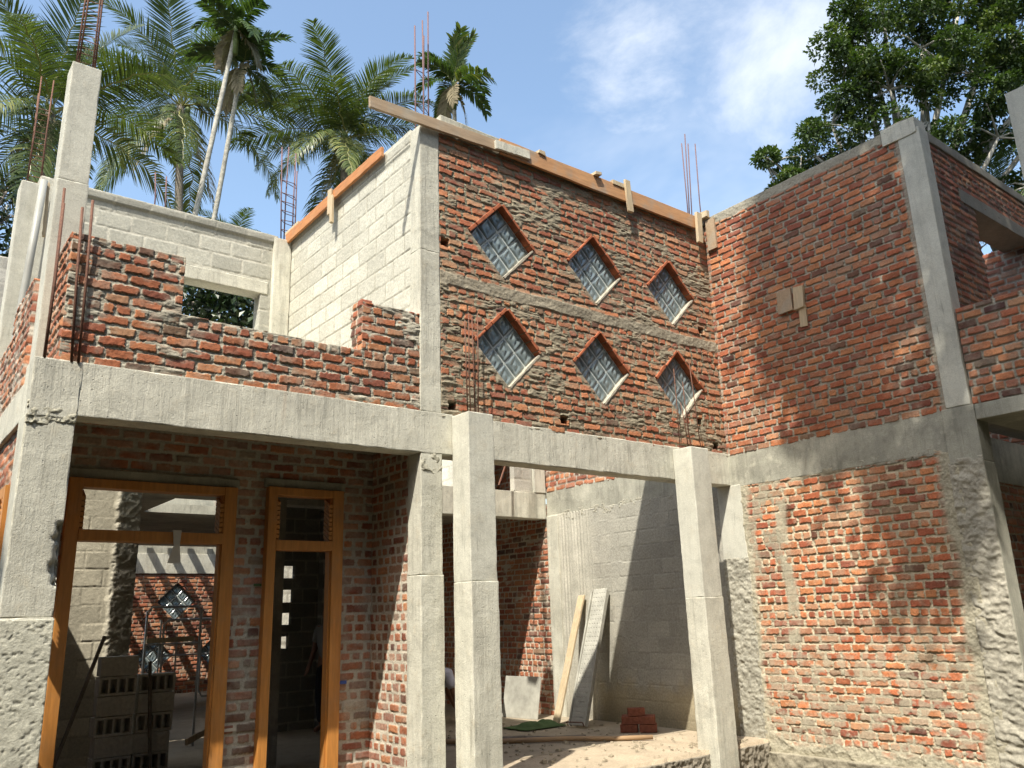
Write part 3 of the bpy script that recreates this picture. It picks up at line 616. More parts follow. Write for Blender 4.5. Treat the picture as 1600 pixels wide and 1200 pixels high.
sheet('block_wall', (4.0, 3.66, 3.34), X_, Z_, -Y_, .37, 3.0, lambda U, V: blocks(U, V, 93, base=(.44, .42, .37)), M['block'], house, g=.014, depth=.1)
sheet('block_wall', (3.15, 5.6, 3.34), -Y_, Z_, -X_, 2.0, 3.0, lambda U, V: blocks(U, V, 95, base=(.55, .53, .46)), M['block'], house, g=.016, depth=.2)
sheet('block_wall', (3.15, 5.6, 3.34), X_, Z_, -Y_, 1.5, 2.6, lambda U, V: blocks(U, V, 96, base=(.32, .30, .26)), M['block'], house, g=.03, depth=.1)
MB().box(3.2, 4.6, 3.9, 5.6, 5.2, 5.35).build('floor_slab', M['conc_grey'], house)  # unseen slab added overhead to keep sun off the recess
MB().tube([(3.42, 3.3, 3.35), (3.75, 3.5, 3.80)], .014, 6).build('tie_rod', M['rebar'], house)
sheet('brick_wall', (4.62, 8.2, 3.3), -Y_, Z_, -X_, 4.4, 3.0, lambda U, V: bricks(U, V, 99), M['brick'], house, g=.02, depth=.2)
sheet('brick_wall', (4.618, 8.2, -.1), -Y_, Z_, -X_, 4.6, 3.27, lambda U, V: bricks(U, V, 97, mort=(.50, .46, .37), smear=.42, rough=.004), M['brick'], house, g=.012, depth=.2)
sheet('brick_wall', (1.6, 8.2, -.1), X_, Z_, -Y_, 3.2, 3.27, lambda U, V: bricks(U, V, 98), M['brick'], house, g=.02, depth=.1)
MB().box(1.6, 4.6, 3.86, 8.4, 3.15, 3.33).build('floor_slab', M['conc_grey'], house)
# ---- ground floor left bay: porch walls with two framed openings
OP = [(-2.75, -1.385, 2.665), (-1.095, -.325, 2.70)]
def pw_keep(U, V):
    X = U - 2.95; Z = V - .4; k = np.ones_like(U, bool)
    for a, b, t in OP: k &= ~((X > a + .03) & (X < b - .03) & (Z < t - .02))
    return k
def pw_post(U, V, h, C):
    X = U - 2.95; Z = V - .4; pl, pc, _ = plaster(U, V, 601, (.40, .37, .31), .008, 8)
    n = fbm(U * 5, V * 5, None, 65, 4); q = sstep(.35, .60, n) * .35 + sstep(.08, .0, np.abs(X + 1.0)) * .0
    q = np.clip(q, 0, 1); return h * (1 - q) + (pl + .008) * q, C * (1 - q[..., None]) + pc * q[..., None]
sheet('brick_wall', (-2.95, .97, -.4), X_, Z_, -Y_, 2.99, 3.62, lambda U, V: bricks(U, V, 101, mort=(.44, .41, .345), smear=.30, rough=.003, hdr=.2, tilt=.002, prot=.004, j=.011), M['brick'], house, keep=pw_keep, post=pw_post, depth=.2)
sheet('brick_wall', (.025, .18, -.4), Y_, Z_, -X_, .80, 3.62, lambda U, V: bricks(U, V, 103, mort=(.50, .455, .37), smear=.22, rough=.002, hdr=.85, tilt=.0, prot=.002, j=.011), M['brick'], house, depth=.2)
for a, b, t in OP: cbox('lintel', a - .02, b + .03, .93, 1.15, t + .002, t + .085, M['conc_grey'], house, seed=int(t * 100), step=.05)
MB().box(-3.0, .2, .22, 3.3, 3.2, 3.33).build('floor_slab', M['conc_grey'], house)
cbox('beam', -2.9, 0, 2.5, 2.7, 2.85, 3.2, M['conc_grey'], house, step=.1, seed=77)
# timber frames with slotted fanlight cheeks
def door_frame(x0, x1, zt, tz, lw, rw, name, lab):
    f = link(name, None, house, (x0, .9, 0)); f['label'] = lab
    y0, y1 = .885, 1.03
    MB().box(x0, x0 + lw, y0, y1, -.4, zt).build('jamb', M['frame'], f, bevel=.004)
    MB().box(x1 - rw, x1, y0, y1, -.4, zt).build('jamb', M['frame'], f, bevel=.004)
    MB().box(x0 + lw - .001, x1 - rw + .001, y0 + .004, y1, zt - .075, zt - .002).build('head', M['frame'], f, bevel=.004)
    MB().box(x0 + lw - .001, x1 - rw + .001, y0 - .004, y1, tz - .045, tz + .045).build('transom', M['frame'], f, bevel=.004)
    for xx in (x0 + lw + .014, x1 - rw - .016):
        m = MB(); z = tz + .07
        while z < zt - .12:
            m.obox((xx, y0 + .07, z), (.016, 0, 0), (0, .062, .036), (0, -.002, .0165)); z += .043
        m.build('louvre_slats', M['frame'], f)
    MB().box(x1 - rw - .012, x1 - rw + .002, y0 + .03, y1 - .03, -.4, zt - .07).build('rebate', M['frame'], f)
    return f
df1 = door_frame(-2.755, -1.385, 2.665, 2.205, .10, .115, 'door_frame', 'wide wooden door frame beside the left corner column')
df2 = door_frame(-1.09, -.33, 2.70, 2.165, .085, .115, 'door_frame', 'narrow tall wooden frame right of the wide one')
# timber window frame in the left side wall
lf = link('window_frame', None, house, (-3.19, 1.0, 1.5)); m = MB()
for (a, b, c, d) in ((.42, .50, 1.0, 2.5), (1.6, 1.68, 1.0, 2.5), (.50, 1.60, 2.42, 2.5), (.50, 1.60, 2.0, 2.06)): m.box(-3.25, -3.13, a, b, c, d)
m.build('jamb', M['frame'], lf)
m = MB()
for k in range(9): m.obox((-3.20, .53, 2.08 + k * .04), (.05, 0, 0), (0, .028, .014), (0, -.003, .006))
m.build('louvre_slats', M['frame'], lf)
sheet('brick_wall', (-3.18, 4.6, -.4), -Y_, Z_, -X_, 4.3, 3.36, lambda U, V: bricks(U, V, 105), M['brick'], house, g=.02, depth=.16, keep=lambda U, V: ~((U > 2.9) & (U < 4.2) & (V > 1.4) & (V < 2.9)))
# interior
MB().box(-.33, -.19, 2.6, 2.8, -.1, 3.2).build('column', M['conc_grey'], house)
sheet('brick_wall', (.28, .3, -.1), Y_, Z_, -X_, 1.9, 3.2, lambda U, V: bricks(U, V, 107), M['brick'], house, g=.02, depth=.1)
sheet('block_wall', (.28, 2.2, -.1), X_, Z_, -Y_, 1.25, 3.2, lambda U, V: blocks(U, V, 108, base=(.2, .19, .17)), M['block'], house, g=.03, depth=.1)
MB().box(.2, 1.6, 2.2, 5.4, 3.15, 3.33).build('floor_slab', M['conc_grey'], house)
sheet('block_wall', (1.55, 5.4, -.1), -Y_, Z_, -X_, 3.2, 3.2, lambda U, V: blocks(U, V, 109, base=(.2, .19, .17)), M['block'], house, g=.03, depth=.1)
VENT = [(2.19, .09), (1.855, .09), (1.525, .085), (1.20, .08)]
def vk(U, V):
    X = U + .35; Z = V - .1; k = np.ones_like(U, bool)
    for i, (z, r_) in enumerate(VENT): k &= ~((X > .93) & (X < 1.17 - .02 * i) & (np.abs(Z - z) < r_))
    return k
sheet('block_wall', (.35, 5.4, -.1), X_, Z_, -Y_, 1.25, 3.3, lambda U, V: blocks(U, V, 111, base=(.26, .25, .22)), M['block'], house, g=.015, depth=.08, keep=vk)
# rear courtyard wall: blockwork with a rough plastered pier
def bw_post(U, V, h, C):
    pl, pc, _ = plaster(U, V, 131, (.46, .43, .35), .06, 11); q = sstep(1.22, 1.30, U + .05 * (fbm(U * 9, V * 9, None, 3, 3) - .5)); return h * (1 - q) + (pl + .02) * q, C * (1 - q[..., None]) + pc * q[..., None]
sheet('block_wall', (-2.85, 4.4, -.1), X_, Z_, -Y_, 1.53, 3.2, lambda U, V: blocks(U, V, 113, base=(.50, .46, .36), mort=(.42, .385, .30), smear=.5), M['block'], house, g=.01, depth=.2, post=bw_post)
# far wall of the house with its own diamond windows, seen through the doorway
FW = [(2.05, 2.02), (3.30, 2.02), (1.62, .82), (3.05, .86)]
def fw_keep(U, V):
    X = U + .2; Z = V - .1; k = np.ones_like(U, bool)
    for a, b in FW: k &= (np.abs(X - a) + np.abs(Z - b)) > HW
    return k
sheet('brick_wall', (.2, 14.0, -.1), X_, Z_, -Y_, 4.0, 2.78, lambda U, V: bricks(U, V, 121, mort=(.42, .36, .28), smear=.2), M['brick'], house, g=.012, depth=.2, keep=fw_keep)
for a, b in FW: glass_window(a, b, 14.06, house, .428)
cbox('beam', .2, 4.2, 13.96, 14.2, 2.66, 3.12, M['conc'], house, step=.08, seed=91)
MB().box(.2, 4.2, 13.98, 14.2, 3.12, 4.6).build('parapet', M['conc_grey'], house)
# joists over the rear room, open between
for i in range(12):
    x = -1.6 + i * .46
    MB().box(x, x + .13, 12.8, 13.9, 3.35, 3.47).build('joist', M['wood_grey'], house)
MB().box(-1.25, .2, 3.3, 5.5, 3.2, 3.32).build('floor_slab', M['conc_grey'], house)
MB().box(-3.2, 6.0, 7.1, 12.9, 3.2, 3.34).build('floor_slab', M['conc_grey'], house)
MB().box(-3.2, -.6, 5.5, 7.1, 3.2, 3.34).build('floor_slab', M['conc_grey'], house); MB().box(3.0, 6.0, 5.5, 7.1, 3.34, 3.42).build('floor_slab', M['conc_grey'], house)
sheet('block_wall', (.8, 7.1, -.1), X_, Z_, -Y_, 2.2, 3.28, lambda U, V: blocks(U, V, 127, base=(.7, .68, .6)), M['block'], house, g=.03, depth=.1)  # pale wall added in an open light well to show bright through the vents
sheet('brick_wall', (-1.30, 5.4, -.1), Y_, Z_, -X_, 8.6, 3.3, lambda U, V: bricks(U, V, 125), M['brick'], house, g=.03, depth=.1)
sheet('brick_wall', (6.0, 5.4, -.1), Y_, Z_, -X_, 8.6, 3.3, lambda U, V: bricks(U, V, 126), M['brick'], house, g=.04, depth=.1)
MB().box(-3.2, -1.32, 4.62, 5.5, 3.15, 3.3).build('floor_slab', M['conc_grey'], house)
# floors
MB().box(-3.2, 4.7, 1.0, 14.2, -.25, -.0).build('floor', M['screed'], house)
sheet('floor', (.9, 1.0, 0.0), X_, -Y_, Z_, 3.7, 1.16,
      lambda U, V: (.02 * (fbm(U * 3, V * 3, None, 5, 4) - .5), np.array((.42, .345, .25)) * (.8 + .4 * fbm(U * 6, V * 6, None, 8, 4))[..., None], U), M['plaster'], house, g=.015, depth=.3,
      top=lambda U: 1.10 + .14 * (U - 1.6) * (U > 1.6) * .5 + .06 * vn(U * 7, U * 0, None, 3))
sheet('floor_edge', (.9, -.17, -.35), X_, Z_, -Y_, 3.7, .31, lambda U, V: plaster(U, V, 85, (.27, .24, .19), .045, 20), M['plaster'], house, g=.012, depth=.15)
# ---- honeycombed joints and rough-struck patches in the cast members
def rough_patch(o, ud, nd, ul, vl, amp, base, seed, thr=.42, fr=7, edge=.12, dark=.5, name='honeycomb_patch'):
    def fn(U, V):
        h, c, m = plaster(U, V, seed, base, amp, 13); v = sstep(.60, .74, fbm(U * 34, V * 46, None, seed + 2, 3)); return h - v * amp * .8, c * (1 - dark * v)[..., None], m
    def kp(U, V):
        e = np.minimum(np.minimum(V, vl - V) / (vl * edge + 1e-6), 1) * .25 + fbm(U * fr, V * fr * 1.3, None, seed + 4, 4); return e > thr + .25
    sheet(name, o, ud, Z_, nd, ul, vl, fn, M['plaster'], house, g=.008, keep=kp, depth=.03, back=False)
rough_patch((-3.232, .004, 2.88), X_, -Y_, .315, .17, .036, (.40, .38, .30), 901, .26, 9, .3, .75)
rough_patch((-3.238, -.010, -.3), X_, -Y_, .325, 1.85, .006, (.56, .545, .45), 905, -.30, 5, .03, .3)
rough_patch((.006, .006, 2.78), X_, -Y_, .228, .19, .032, (.42, .40, .32), 907, .30, 12, .3, .7)
rough_patch((4.611, -1.7, 2.91), -Y_, -X_, 1.2, .09, .022, (.34, .32, .26), 913, .24, 9, .35, .7)
rough_patch((4.612, 3.3, 2.87), -Y_, -X_, 2.6, .16, .020, (.38, .36, .29), 917, .34, 7, .35, .6)
# ---- reinforcement
def rod(name, pts, r, mat, parent): return MB().tube(pts, r, 6).build(name, mat, parent, smooth=True)
def rebars(parent, pts, stir=(), r=.006, mat='rebar', rs=.003):
    for (a, b) in pts:
        a, b = Vector(a), Vector(b); mid = (a + b) / 2 + Vector((random.uniform(-.01, .01), random.uniform(-.01, .01), 0)); rod('rebar', [a, mid, b], r, M[mat], parent)
    for z in stir:
        c = []
        for (a, b) in pts:
            t = (z - a[2]) / (b[2] - a[2]); c.append(Vector(a).lerp(Vector(b), min(max(t, 0), 1)))
        cx_ = sum(c, Vector()) / len(c); c.sort(key=lambda q: math.atan2(q.y - cx_.y, q.x - cx_.x)); c = [q + (q - cx_) * .06 + Vector((0, 0, random.uniform(-.012, .012))) for q in c]
        rod('stirrup', c + [c[0]], rs, M[mat], parent)
random.seed(4)
rebars(p2, [((.375, -.24, 3.3), (.36, -.24, 4.27)), ((.46, -.24, 3.3), (.447, -.24, 4.33)), ((.53, -.07, 3.3), (.53, -.07, 4.44)), ((.62, -.07, 3.3), (.64, -.07, 4.46))])
rebars(p3, [((3.57, -.23, 3.28), (3.50, -.23, 3.86)), ((3.63, -.05, 3.28), (3.62, -.07, 4.34)), ((3.80, -.23, 3.28), (3.74, -.22, 4.42)), ((3.83, -.06, 3.28), (3.78, -.06, 4.20))])
for x, y in ((3.585, -.23), (3.70, -.1), ): pass
rebars(lc, [((-3.165, -.0, 3.36), (-3.16, .04, 4.61)), ((-3.145, .17, 3.36), (-3.15, .17, 4.80)), ((-2.99, .0, 3.36), (-3.04, -.02, 4.585)), ((-2.945, -.01, 3.36), (-2.975, -.02, 4.665))], r=.011)
uc = cbox('column_stub', -3.12, -2.97, .54, .70, 6.10, 6.16, M['conc_smooth'], house, seed=36)
rebars(uc, [((-3.11, .57, 6.1), (-3.10, .57, 7.5)), ((-2.98, .57, 6.1), (-2.99, .57, 7.5)), ((-3.115, .68, 6.1), (-3.10, .68, 7.4)), ((-2.98, .68, 6.1), (-2.99, .68, 7.4))], [6.3 + .14 * i for i in range(8)], r=.0085, rs=.004)
uc = cbox('column_stub', -3.14, -2.99, 3.05, 3.2, 6.12, 6.18, M['conc_smooth'], house, seed=37)
rebars(uc, [((-3.125, 3.08, 6.1), (-3.125, 3.08, 7.55)), ((-2.99, 3.08, 6.1), (-3.0, 3.08, 7.55)), ((-3.11, 3.2, 6.1), (-3.12, 3.2, 7.4)), ((-2.98, 3.2, 6.1), (-2.99, 3.2, 7.4))], [6.30, 6.42, 6.56, 6.70, 6.85, 7.0, 7.15], r=.0085, rs=.004)
uc = cbox('column_stub', .85, 1.12, 1.45, 1.65, 6.2, 6.7, M['conc'], house, seed=38)
rebars(uc, [((.875, 1.5, 6.6), (.857, 1.5, 9.08)), ((.985, 1.5, 6.6), (.977, 1.5, 9.22)), ((1.06, 1.62, 6.6), (1.06, 1.6, 9.08)), ((1.15, 1.62, 6.6), (1.13, 1.6, 9.50))], [7.45, 7.9, 8.4], r=.010, mat='rebar_dark', rs=.006)
uc = cbox('column_stub', .34, .56, 4.45, 4.7, 6.2, 6.9, M['conc'], house, seed=39)
rebars(uc, [((.36, 4.5, 6.8), (.30, 4.5, 8.57)), ((.44, 4.6, 6.8), (.41, 4.5, 8.61)), ((.53, 4.5, 6.8), (.53, 4.5, 8.54)), ((.60, 4.6, 6.8), (.60, 4.6, 8.3))], [7.2, 7.35, 7.5, 7.65, 7.8, 8.0], r=.010, mat='rebar_dark', rs=.006)
uc = cbox('column_stub', 5.0, 5.42, .55, .8, 6.0, 6.6, M['conc'], house, seed=40)
rebars(uc, [((5.05, .6, 6.5), (5.07, .6, 8.35)), ((5.17, .7, 6.5), (5.17, .6, 8.55)), ((5.23, .7, 6.5), (5.225, .6, 8.4)), ((5.36, .6, 6.5), (5.40, .6, 8.46))], r=.009, mat='rebar_dark')
rebars(house, [((-1.72, 3.4, 6.3), (-1.75, 3.4, 6.93)), ((-1.60, 3.4, 6.3), (-1.615, 3.4, 6.92))], r=.009, mat='rebar_dark')
# red chalk tag and blue tape by the frames
MB().box(-1.375, -1.27, .946, .955, .60, .625).build('tag', M['paper'], house)
MB().box(-1.17, -1.10, .946, .953, 1.80, 1.82).build('tape', M['green'], house)
MB().box(-.325, -.23, .948, .952, .905, .935).build('tape', M['blue'], house)
#==================================================================== LOOSE THINGS ON THE HOUSE
def plank(name, a, b, hgt, th, mat, label, cat, up=(0, 0, 1), tw=0.0, rag=.004, group=None, n=14):
    a, b, up = Vector(a), Vector(b), Vector(up).normalized(); d = (b - a).normalized(); up = (up - d * up.dot(d)).normalized(); nn = d.cross(up); L_ = (b - a).length
    vs = []; fs = []; rg = random.Random(hash(label) % 1000)
    rg = random.Random(sum(map(ord, label)))
    for i in range(n + 1):
        t = i / n; c = a + d * L_ * t; w1 = rg.uniform(-rag, rag); w2 = rg.uniform(-rag, rag)
        for (s_, k) in ((-1, -1), (1, -1), (1, 1), (-1, 1)):
            vs.append(c + nn * (th / 2) * s_ + up * (hgt / 2 * k + (w1 if k > 0 else w2)) + nn * tw * math.sin(t * 3))
    for i in range(n):
        for k in range(4): fs.append((i * 4 + k, i * 4 + 4 + k, i * 4 + 4 + (k + 1) % 4, i * 4 + (k + 1) % 4))
    fs += [(0, 1, 2, 3), (n * 4 + 3, n * 4 + 2, n * 4 + 1, n * 4)]
    o = MB().add(vs, fs).build(name, mat, None, bevel=.003, loc=tuple(a))
    return tag(o, label, cat, group)
G1 = 'formwork boards along the tops of the walls'
plank('formwork_board', (-.62, -.045, 6.462), (1.02, -.045, 6.530), .125, .035, M['wood_grey'], 'long grey brown board sticking out past the central column top', 'board', group=G1)
plank('formwork_board', (.93, -.075, 6.515), (1.42, -.075, 6.548), .105, .035, M['conc'], 'short pale cement caked board over the top of the windowed wall', 'board', group=G1)
plank('formwork_board', (1.02, -.045, 6.545), (4.40, -.045, 6.545), .19, .035, M['wood_form'], 'long orange stained board along the top of the windowed wall', 'board', group=G1)
plank('formwork_board', (-.05, .70, 6.47), (-.05, 1.95, 6.47), .12, .035, M['wood_orange'], 'bright orange board on the block wall, nearer half', 'board', group=G1)
plank('formwork_board', (-.05, 1.96, 6.45), (-.05, 3.30, 6.43), .14, .035, M['wood_orange'], 'bright orange board on the block wall, farther half down to the corner', 'board', group=G1)
# wall top concrete strips belong to the house
cbox('wall_cap', .24, 4.60, -.02, .22, 6.58, 6.66, M['conc_grey'], house, step=.05, seed=71, amp=.012)
cbox('wall_cap', -.0, .20, .2, 3.3, 6.43, 6.50, M['conc'], house, step=.05, seed=72, amp=.01)
G2 = 'timber cleats nailed to the walls'
def cleat(c, w, h_, t, lab, axis='y', lean=0, mat='wood_pale', zoff=0):
    ax = Vector((w / 2, 0, 0)) if axis == 'y' else Vector((0, w / 2, 0)); ay = Vector((0, t / 2, 0)) if axis == 'y' else Vector((t / 2, 0, 0)); az = Vector((0, 0, h_ / 2))
    az = az + ax.normalized() * lean; rg = random.Random(sum(map(ord, lab)))
    m = MB().obox(c, ax, ay, az); m.v = [tuple(Vector(v) + Vector((rg.uniform(-.008, .008), 0, rg.uniform(-.012, .012)))) for v in m.v]
    o = m.build('wooden_cleat', M[mat], None, bevel=.003, loc=c); return tag(o, lab, 'cleat', G2)
cleat((3.03, -.085, 6.52), .09, .44, .03, 'pale upright cleat clamping the orange board, mid length of the wall top', lean=-.01)
cleat((2.90, -.05, 6.66), .24, .06, .05, 'small horizontal cleat lying on the wall top beside the upright one')
cleat((4.36, -.105, 6.44), .10, .44, .04, 'narrow pale cleat in the corner where the two brick walls meet', lean=.01)
cleat((4.585, -.13, 6.40), .14, .44, .035, 'wide grey cleat on the right wall beside the corner', axis='x', mat='wood_grey')
cleat((4.55, -.02, 6.70), .06, .10, .22, 'stub of timber on top of the corner')
cleat((4.585, -1.11, 5.10), .20, .29, .04, 'square greyish cleat in the middle of the right brick wall', axis='x', mat='wood_grey')
cleat((4.58, -1.31, 5.08), .135, .28, .045, 'pale yellow cleat beside the square one on the right brick wall', axis='x', lean=-.01)
cleat((4.59, -1.325, 4.84), .10, .26, .02, 'small narrow cleat hanging below the yellow one on the right wall', axis='x', lean=-.005)
cleat((-.085, 1.93, 6.38), .08, .34, .03, 'thin cleat over the orange boards on the block wall', axis='x')
cleat((-.085, 1.86, 6.26), .05, .36, .03, 'splintered thin cleat just below on the block wall', axis='x')
cleat((1.62, -.03, 6.655), .10, .045, .10, 'stub of wood on the wall top left of the middle')
cleat((2.5, -.05, 6.665), .10, .045, .12, 'stub of wood on the wall top at mid length')
pale = plank('plank_offcut', (-.02, 2.9, 6.52), (.0, 3.36, 6.54), .04, .10, M['wood_pale'], 'short pale offcut lying on the far end of the block wall', 'offcut')
# pipe and batten on the rear left column
p_ = MB().tube([(-2.985, 2.90, 6.19), (-3.02, 2.89, 5.2), (-3.06, 2.86, 4.2), (-3.10, 2.80, 3.2)], .038, 12).build('drain_pipe', M['pvc'], None, smooth=True, loc=(-3.10, 2.80, 3.2)); tag(p_, 'grey plastic pipe leaning on the rear left column', 'pipe')
plank('timber_batten', (-2.935, 2.95, 6.2), (-2.915, 2.95, 5.56), .03, .03, M['wood_pale'], 'thin crusty batten hanging beside the grey pipe', 'batten', up=(1, 0, 0))
t = MB(); t.add([(-1.93, .87, 2.26), (-1.86, .87, 2.26), (-1.87, .86, 2.13), (-1.92, .86, 2.13), (-1.96, .865, 1.99), (-1.85, .865, 1.985), (-1.93, .90, 2.26), (-1.86, .90, 2.26)], [(0, 1, 2, 3), (3, 2, 5, 4), (0, 6, 7, 1)])
o = t.build('paper_tag', M['paper'], None, loc=(-1.9, .87, 2.12)); so = o.modifiers.new('s', 'SOLIDIFY'); so.thickness = .006; tag(o, 'crumpled strip of paper tied round the wide frame crossbar', 'paper')
#==================================================================== THINGS IN THE PASSAGE
plank('timber_plank', (3.86, 2.74, .0), (4.56, 2.84, 1.72), .13, .03, M['wood_pale'], 'pale narrow plank leaning on the passage wall', 'plank', up=(0, 1, 0))
def shutter_panel(a, b, wid, lab):
    pf = thing('perforated_panel', lab, 'panel', (a[0], a[1], 0))
    a, b = Vector(a), Vector(b); d = (b - a).normalized(); sd = Vector((-.1, 1, 0)); sd = (sd - d * sd.dot(d)).normalized(); nn = d.cross(sd); Ln = (b - a).length
    nv_, nu_ = 150, 22; U, V = np.meshgrid(np.linspace(-wid, wid, nu_), np.linspace(0, Ln, nv_), indexing='ij')
    Pp = np.array(a) + U[..., None] * np.array(sd) + V[..., None] * np.array(d) + (.01 * np.sin(V * 3))[..., None] * np.array(nn)
    idx = np.arange(nu_ * nv_).reshape(nu_, nv_); q = np.stack([idx[:-1, :-1], idx[1:, :-1], idx[1:, 1:], idx[:-1, 1:]], -1)
    kk = np.ones(q.shape[:2], bool); kk[2::4, 3::5] = False
    o = npmesh('sheet', Pp.reshape(-1, 3), q[kk], M['sheet'], pf); so = o.modifiers.new('s', 'SOLIDIFY'); so.thickness = .012
    for k in (-1, 1): MB().obox(a + d * Ln * .49 + sd * (wid + .012) * k, d * Ln * .49, sd * .012, nn * .03).build('rib', M['sheet'], pf)
    MB().tube([a + sd * -.14 + Vector((-.03, 0, -.0)), a + sd * -.14 + Vector((-.06, 0, .05)), a + sd * .14 + Vector((-.06, 0, .05)), a + sd * .14 + Vector((-.03, 0, 0))], .008).build('handle', M['rebar'], pf)
shutter_panel((3.86, 2.29, .03), (4.55, 2.42, 1.80), .125, 'grey perforated steel panel leaning on the passage wall')
bs = MB().obox((4.12, 3.80, .29), Vector((.05, -.36, 0)), Vector((.05, .0, .29)) * 1.0, Vector((-.008, 0, .001))).build('metal_sheet', M['sheet'], None, bevel=.003, loc=(4.1, 3.8, 0)); tag(bs, 'flat grey board leaning by the lit brick at the back of the passage', 'sheet')
# green sheet crumpled on the floor
nx = 26; U, V = np.meshgrid(np.linspace(0, 1, nx), np.linspace(0, 1, nx), indexing='ij'); edge = np.minimum(np.minimum(U, 1 - U), np.minimum(V, 1 - V))
Hh = .02 + .10 * fbm(U * 5, V * 5, None, 3, 4) * sstep(0, .3, edge); Xg = 3.15 + U * .75 + .06 * fbm(V * 6, U * 6, None, 9, 2); Yg = 2.55 + V * .5
idx = np.arange(nx * nx).reshape(nx, nx); q = np.stack([idx[:-1, :-1], idx[1:, :-1], idx[1:, 1:], idx[:-1, 1:]], -1).reshape(-1, 4)
o = npmesh('green_tarpaulin', np.stack([Xg, Yg, Hh], -1).reshape(-1, 3), q, M['green'], None, tag_loc=(3.5, 2.8, 0)); so = o.modifiers.new('s', 'SOLIDIFY'); so.thickness = .006; tag(o, 'crumpled green sheet on the passage floor behind the second post', 'tarpaulin')
# loose bricks
rng = random.Random(5)
LAY = [(0, 0, 0, 0, 'left'), (.24, 0, 0, .05, 'right'), (.02, 0, 1, .1, 'left'), (.22, .01, 1, -.12, 'right'), (.10, .01, 2, .2, 'top')]
for i, (dx, dy, l, an, nm) in enumerate(LAY):
    for dep in (0, 1):
        if l == 2 and dep: continue
        c = Vector((3.98 + dx * .62 + dep * .10, 1.46 - dx * .78 + dep * .09, .052 + l * .098)); a_ = math.atan2(-.78, .62) + an
        e = Vector((math.cos(a_), math.sin(a_), 0)); f = Vector((-math.sin(a_), math.cos(a_), 0))
        o = MB().obox(c, e * .108, f * .05, Vector((0, 0, .046))).build('brick', M['brick_red'], None, bevel=.006, loc=tuple(c))
        row = ['bottom', 'middle', 'top'][l]
        tag(o, 'red brick on the %s layer of the small pile, %s' % (row, ('topmost of the pile' if l == 2 else nm + (' end, rear row' if dep else ' end, front row'))), 'brick', 'bricks piled on the passage floor')
def pole(a, b, r, mat, lab):
    a, b = Vector(a), Vector(b); pts = [a.lerp(b, i / 6) + Vector((0, 0, .008 * math.sin(i * 2.1))) for i in range(7)]
    o = MB().tube(pts, [r * (1 - .03 * i) for i in range(7)], 12).build('timber_pole', mat, None, smooth=True, loc=tuple(a)); return tag(o, lab, 'pole', 'round poles on the floor')
pole((1.5, 2.75, .035), (3.70, .80, .035), .032, M['bamboo'], 'long pale round pole lying across the passage floor, tip in the sun')
pole((1.4, 2.95, .035), (3.2, 1.42, .035), .035, M['bark'], 'shorter dark pole lying behind the pale one on the passage floor')
#==================================================================== THINGS BEHIND THE DOORWAY
def hollow_block(c, face, lab, rot=0.0):
    c = Vector(c); e = Vector((math.cos(rot), math.sin(rot), 0)); f = Vector((-math.sin(rot), math.cos(rot), 0)); m = MB(); Lh = .185
    if face:      # plain long face
        m.obox(c, e * Lh, f * .09, Vector((0, 0, .096)))
    else:         # cores towards the viewer
        for s_ in (-1, 1): m.obox(c + Vector((0, 0, s_ * .082)), e * Lh, f * .09, Vector((0, 0, .013)))
        for k in range(5): m.obox(c + e * (-.172 + k * .086), e * .013, f * .0895, Vector((0, 0, .0695)))
        m.obox(c + f * .075, e * (Lh - .002), f * .01, Vector((0, 0, .07)))
    o = m.build('cement_block', M['cblock'], None, bevel=.004, loc=tuple(c - Vector((0, 0, .096)))); return tag(o, lab, 'block', 'cement blocks stacked behind the doorway')
ORD = ['bottom', 'second', 'third', 'fourth', 'fifth', 'sixth', 'seventh']
for s_, (x, y, n, nm) in enumerate([(-1.66, 3.42, 6, 'left'), (-1.255, 3.46, 6, 'right')]):
    for k in range(n - s_):
        z = .10 + k * .198
        hollow_block((x + rng.uniform(-.012, .012), y + rng.uniform(-.015, .015), z), k % 2 == 1, 'cement block %s from the ground in the %s stack, %s' % ({'bottom': 'first'}.get(ORD[k], ORD[k]), nm, 'plain face' if k % 2 else 'cores showing'), rng.uniform(-.04, .04))
plank('timber_plank', (-2.28, 3.1, .05), (-1.86, 3.22, 1.40), .05, .03, M['bark'], 'dark plank leaning against the left block stack', 'plank', up=(0, 1, 0))
plank('timber_plank', (-1.30, 3.22, .0), (-1.36, 3.32, 1.12), .035, .03, M['bark'], 'thin dark rod standing against the right block stack', 'rod', up=(0, 1, 0))
plank('timber_plank', (-1.02, 3.0, .30), (-.10, 3.7, .52), .06, .03, M['wood_pale'], 'pale board lying low behind the wide frame', 'board', up=(0, 0, 1))
def trestle(x, y, z, lab):
    t = thing('scaffold_frame', lab, 'scaffold frame', (x, y, 0), 'tubular frames in the rear room')
    MB().tube([(x, y, 0), (x, y, z), (x + .06, y, z + .06), (x + .62, y, z + .06), (x + .68, y, z), (x + .68, y, 0)], .016, 8).build('tube_frame', M['steel'], t, smooth=True)
    MB().tube([(x, y, z - .4), (x + .68, y, z - .4)], .012, 8).build('cross_bar', M['steel'], t)
    MB().tube([(x + .18, y, z - .1), (x + .18, y, .4)], .012, 8).build('upright', M['steel'], t)
    return t
trestle(-.98, 5.0, 1.66, 'tall pale tubular frame standing behind the stacks'); trestle(-.62, 5.5, 1.50, 'lower tubular frame farther back behind the stacks')
MB().tube([(-.31, 4.9, 1.3), (-.31, 4.9, .68), (-.26, 4.9, .6), (.2, 4.9, .6)], .014, 8).build('bent_tube', M['steel'], None, smooth=True, loc=(-.31, 4.9, 0))
tag(bpy.data.objects['bent_tube'], 'pale bent steel tube hanging by the right jamb', 'tube')
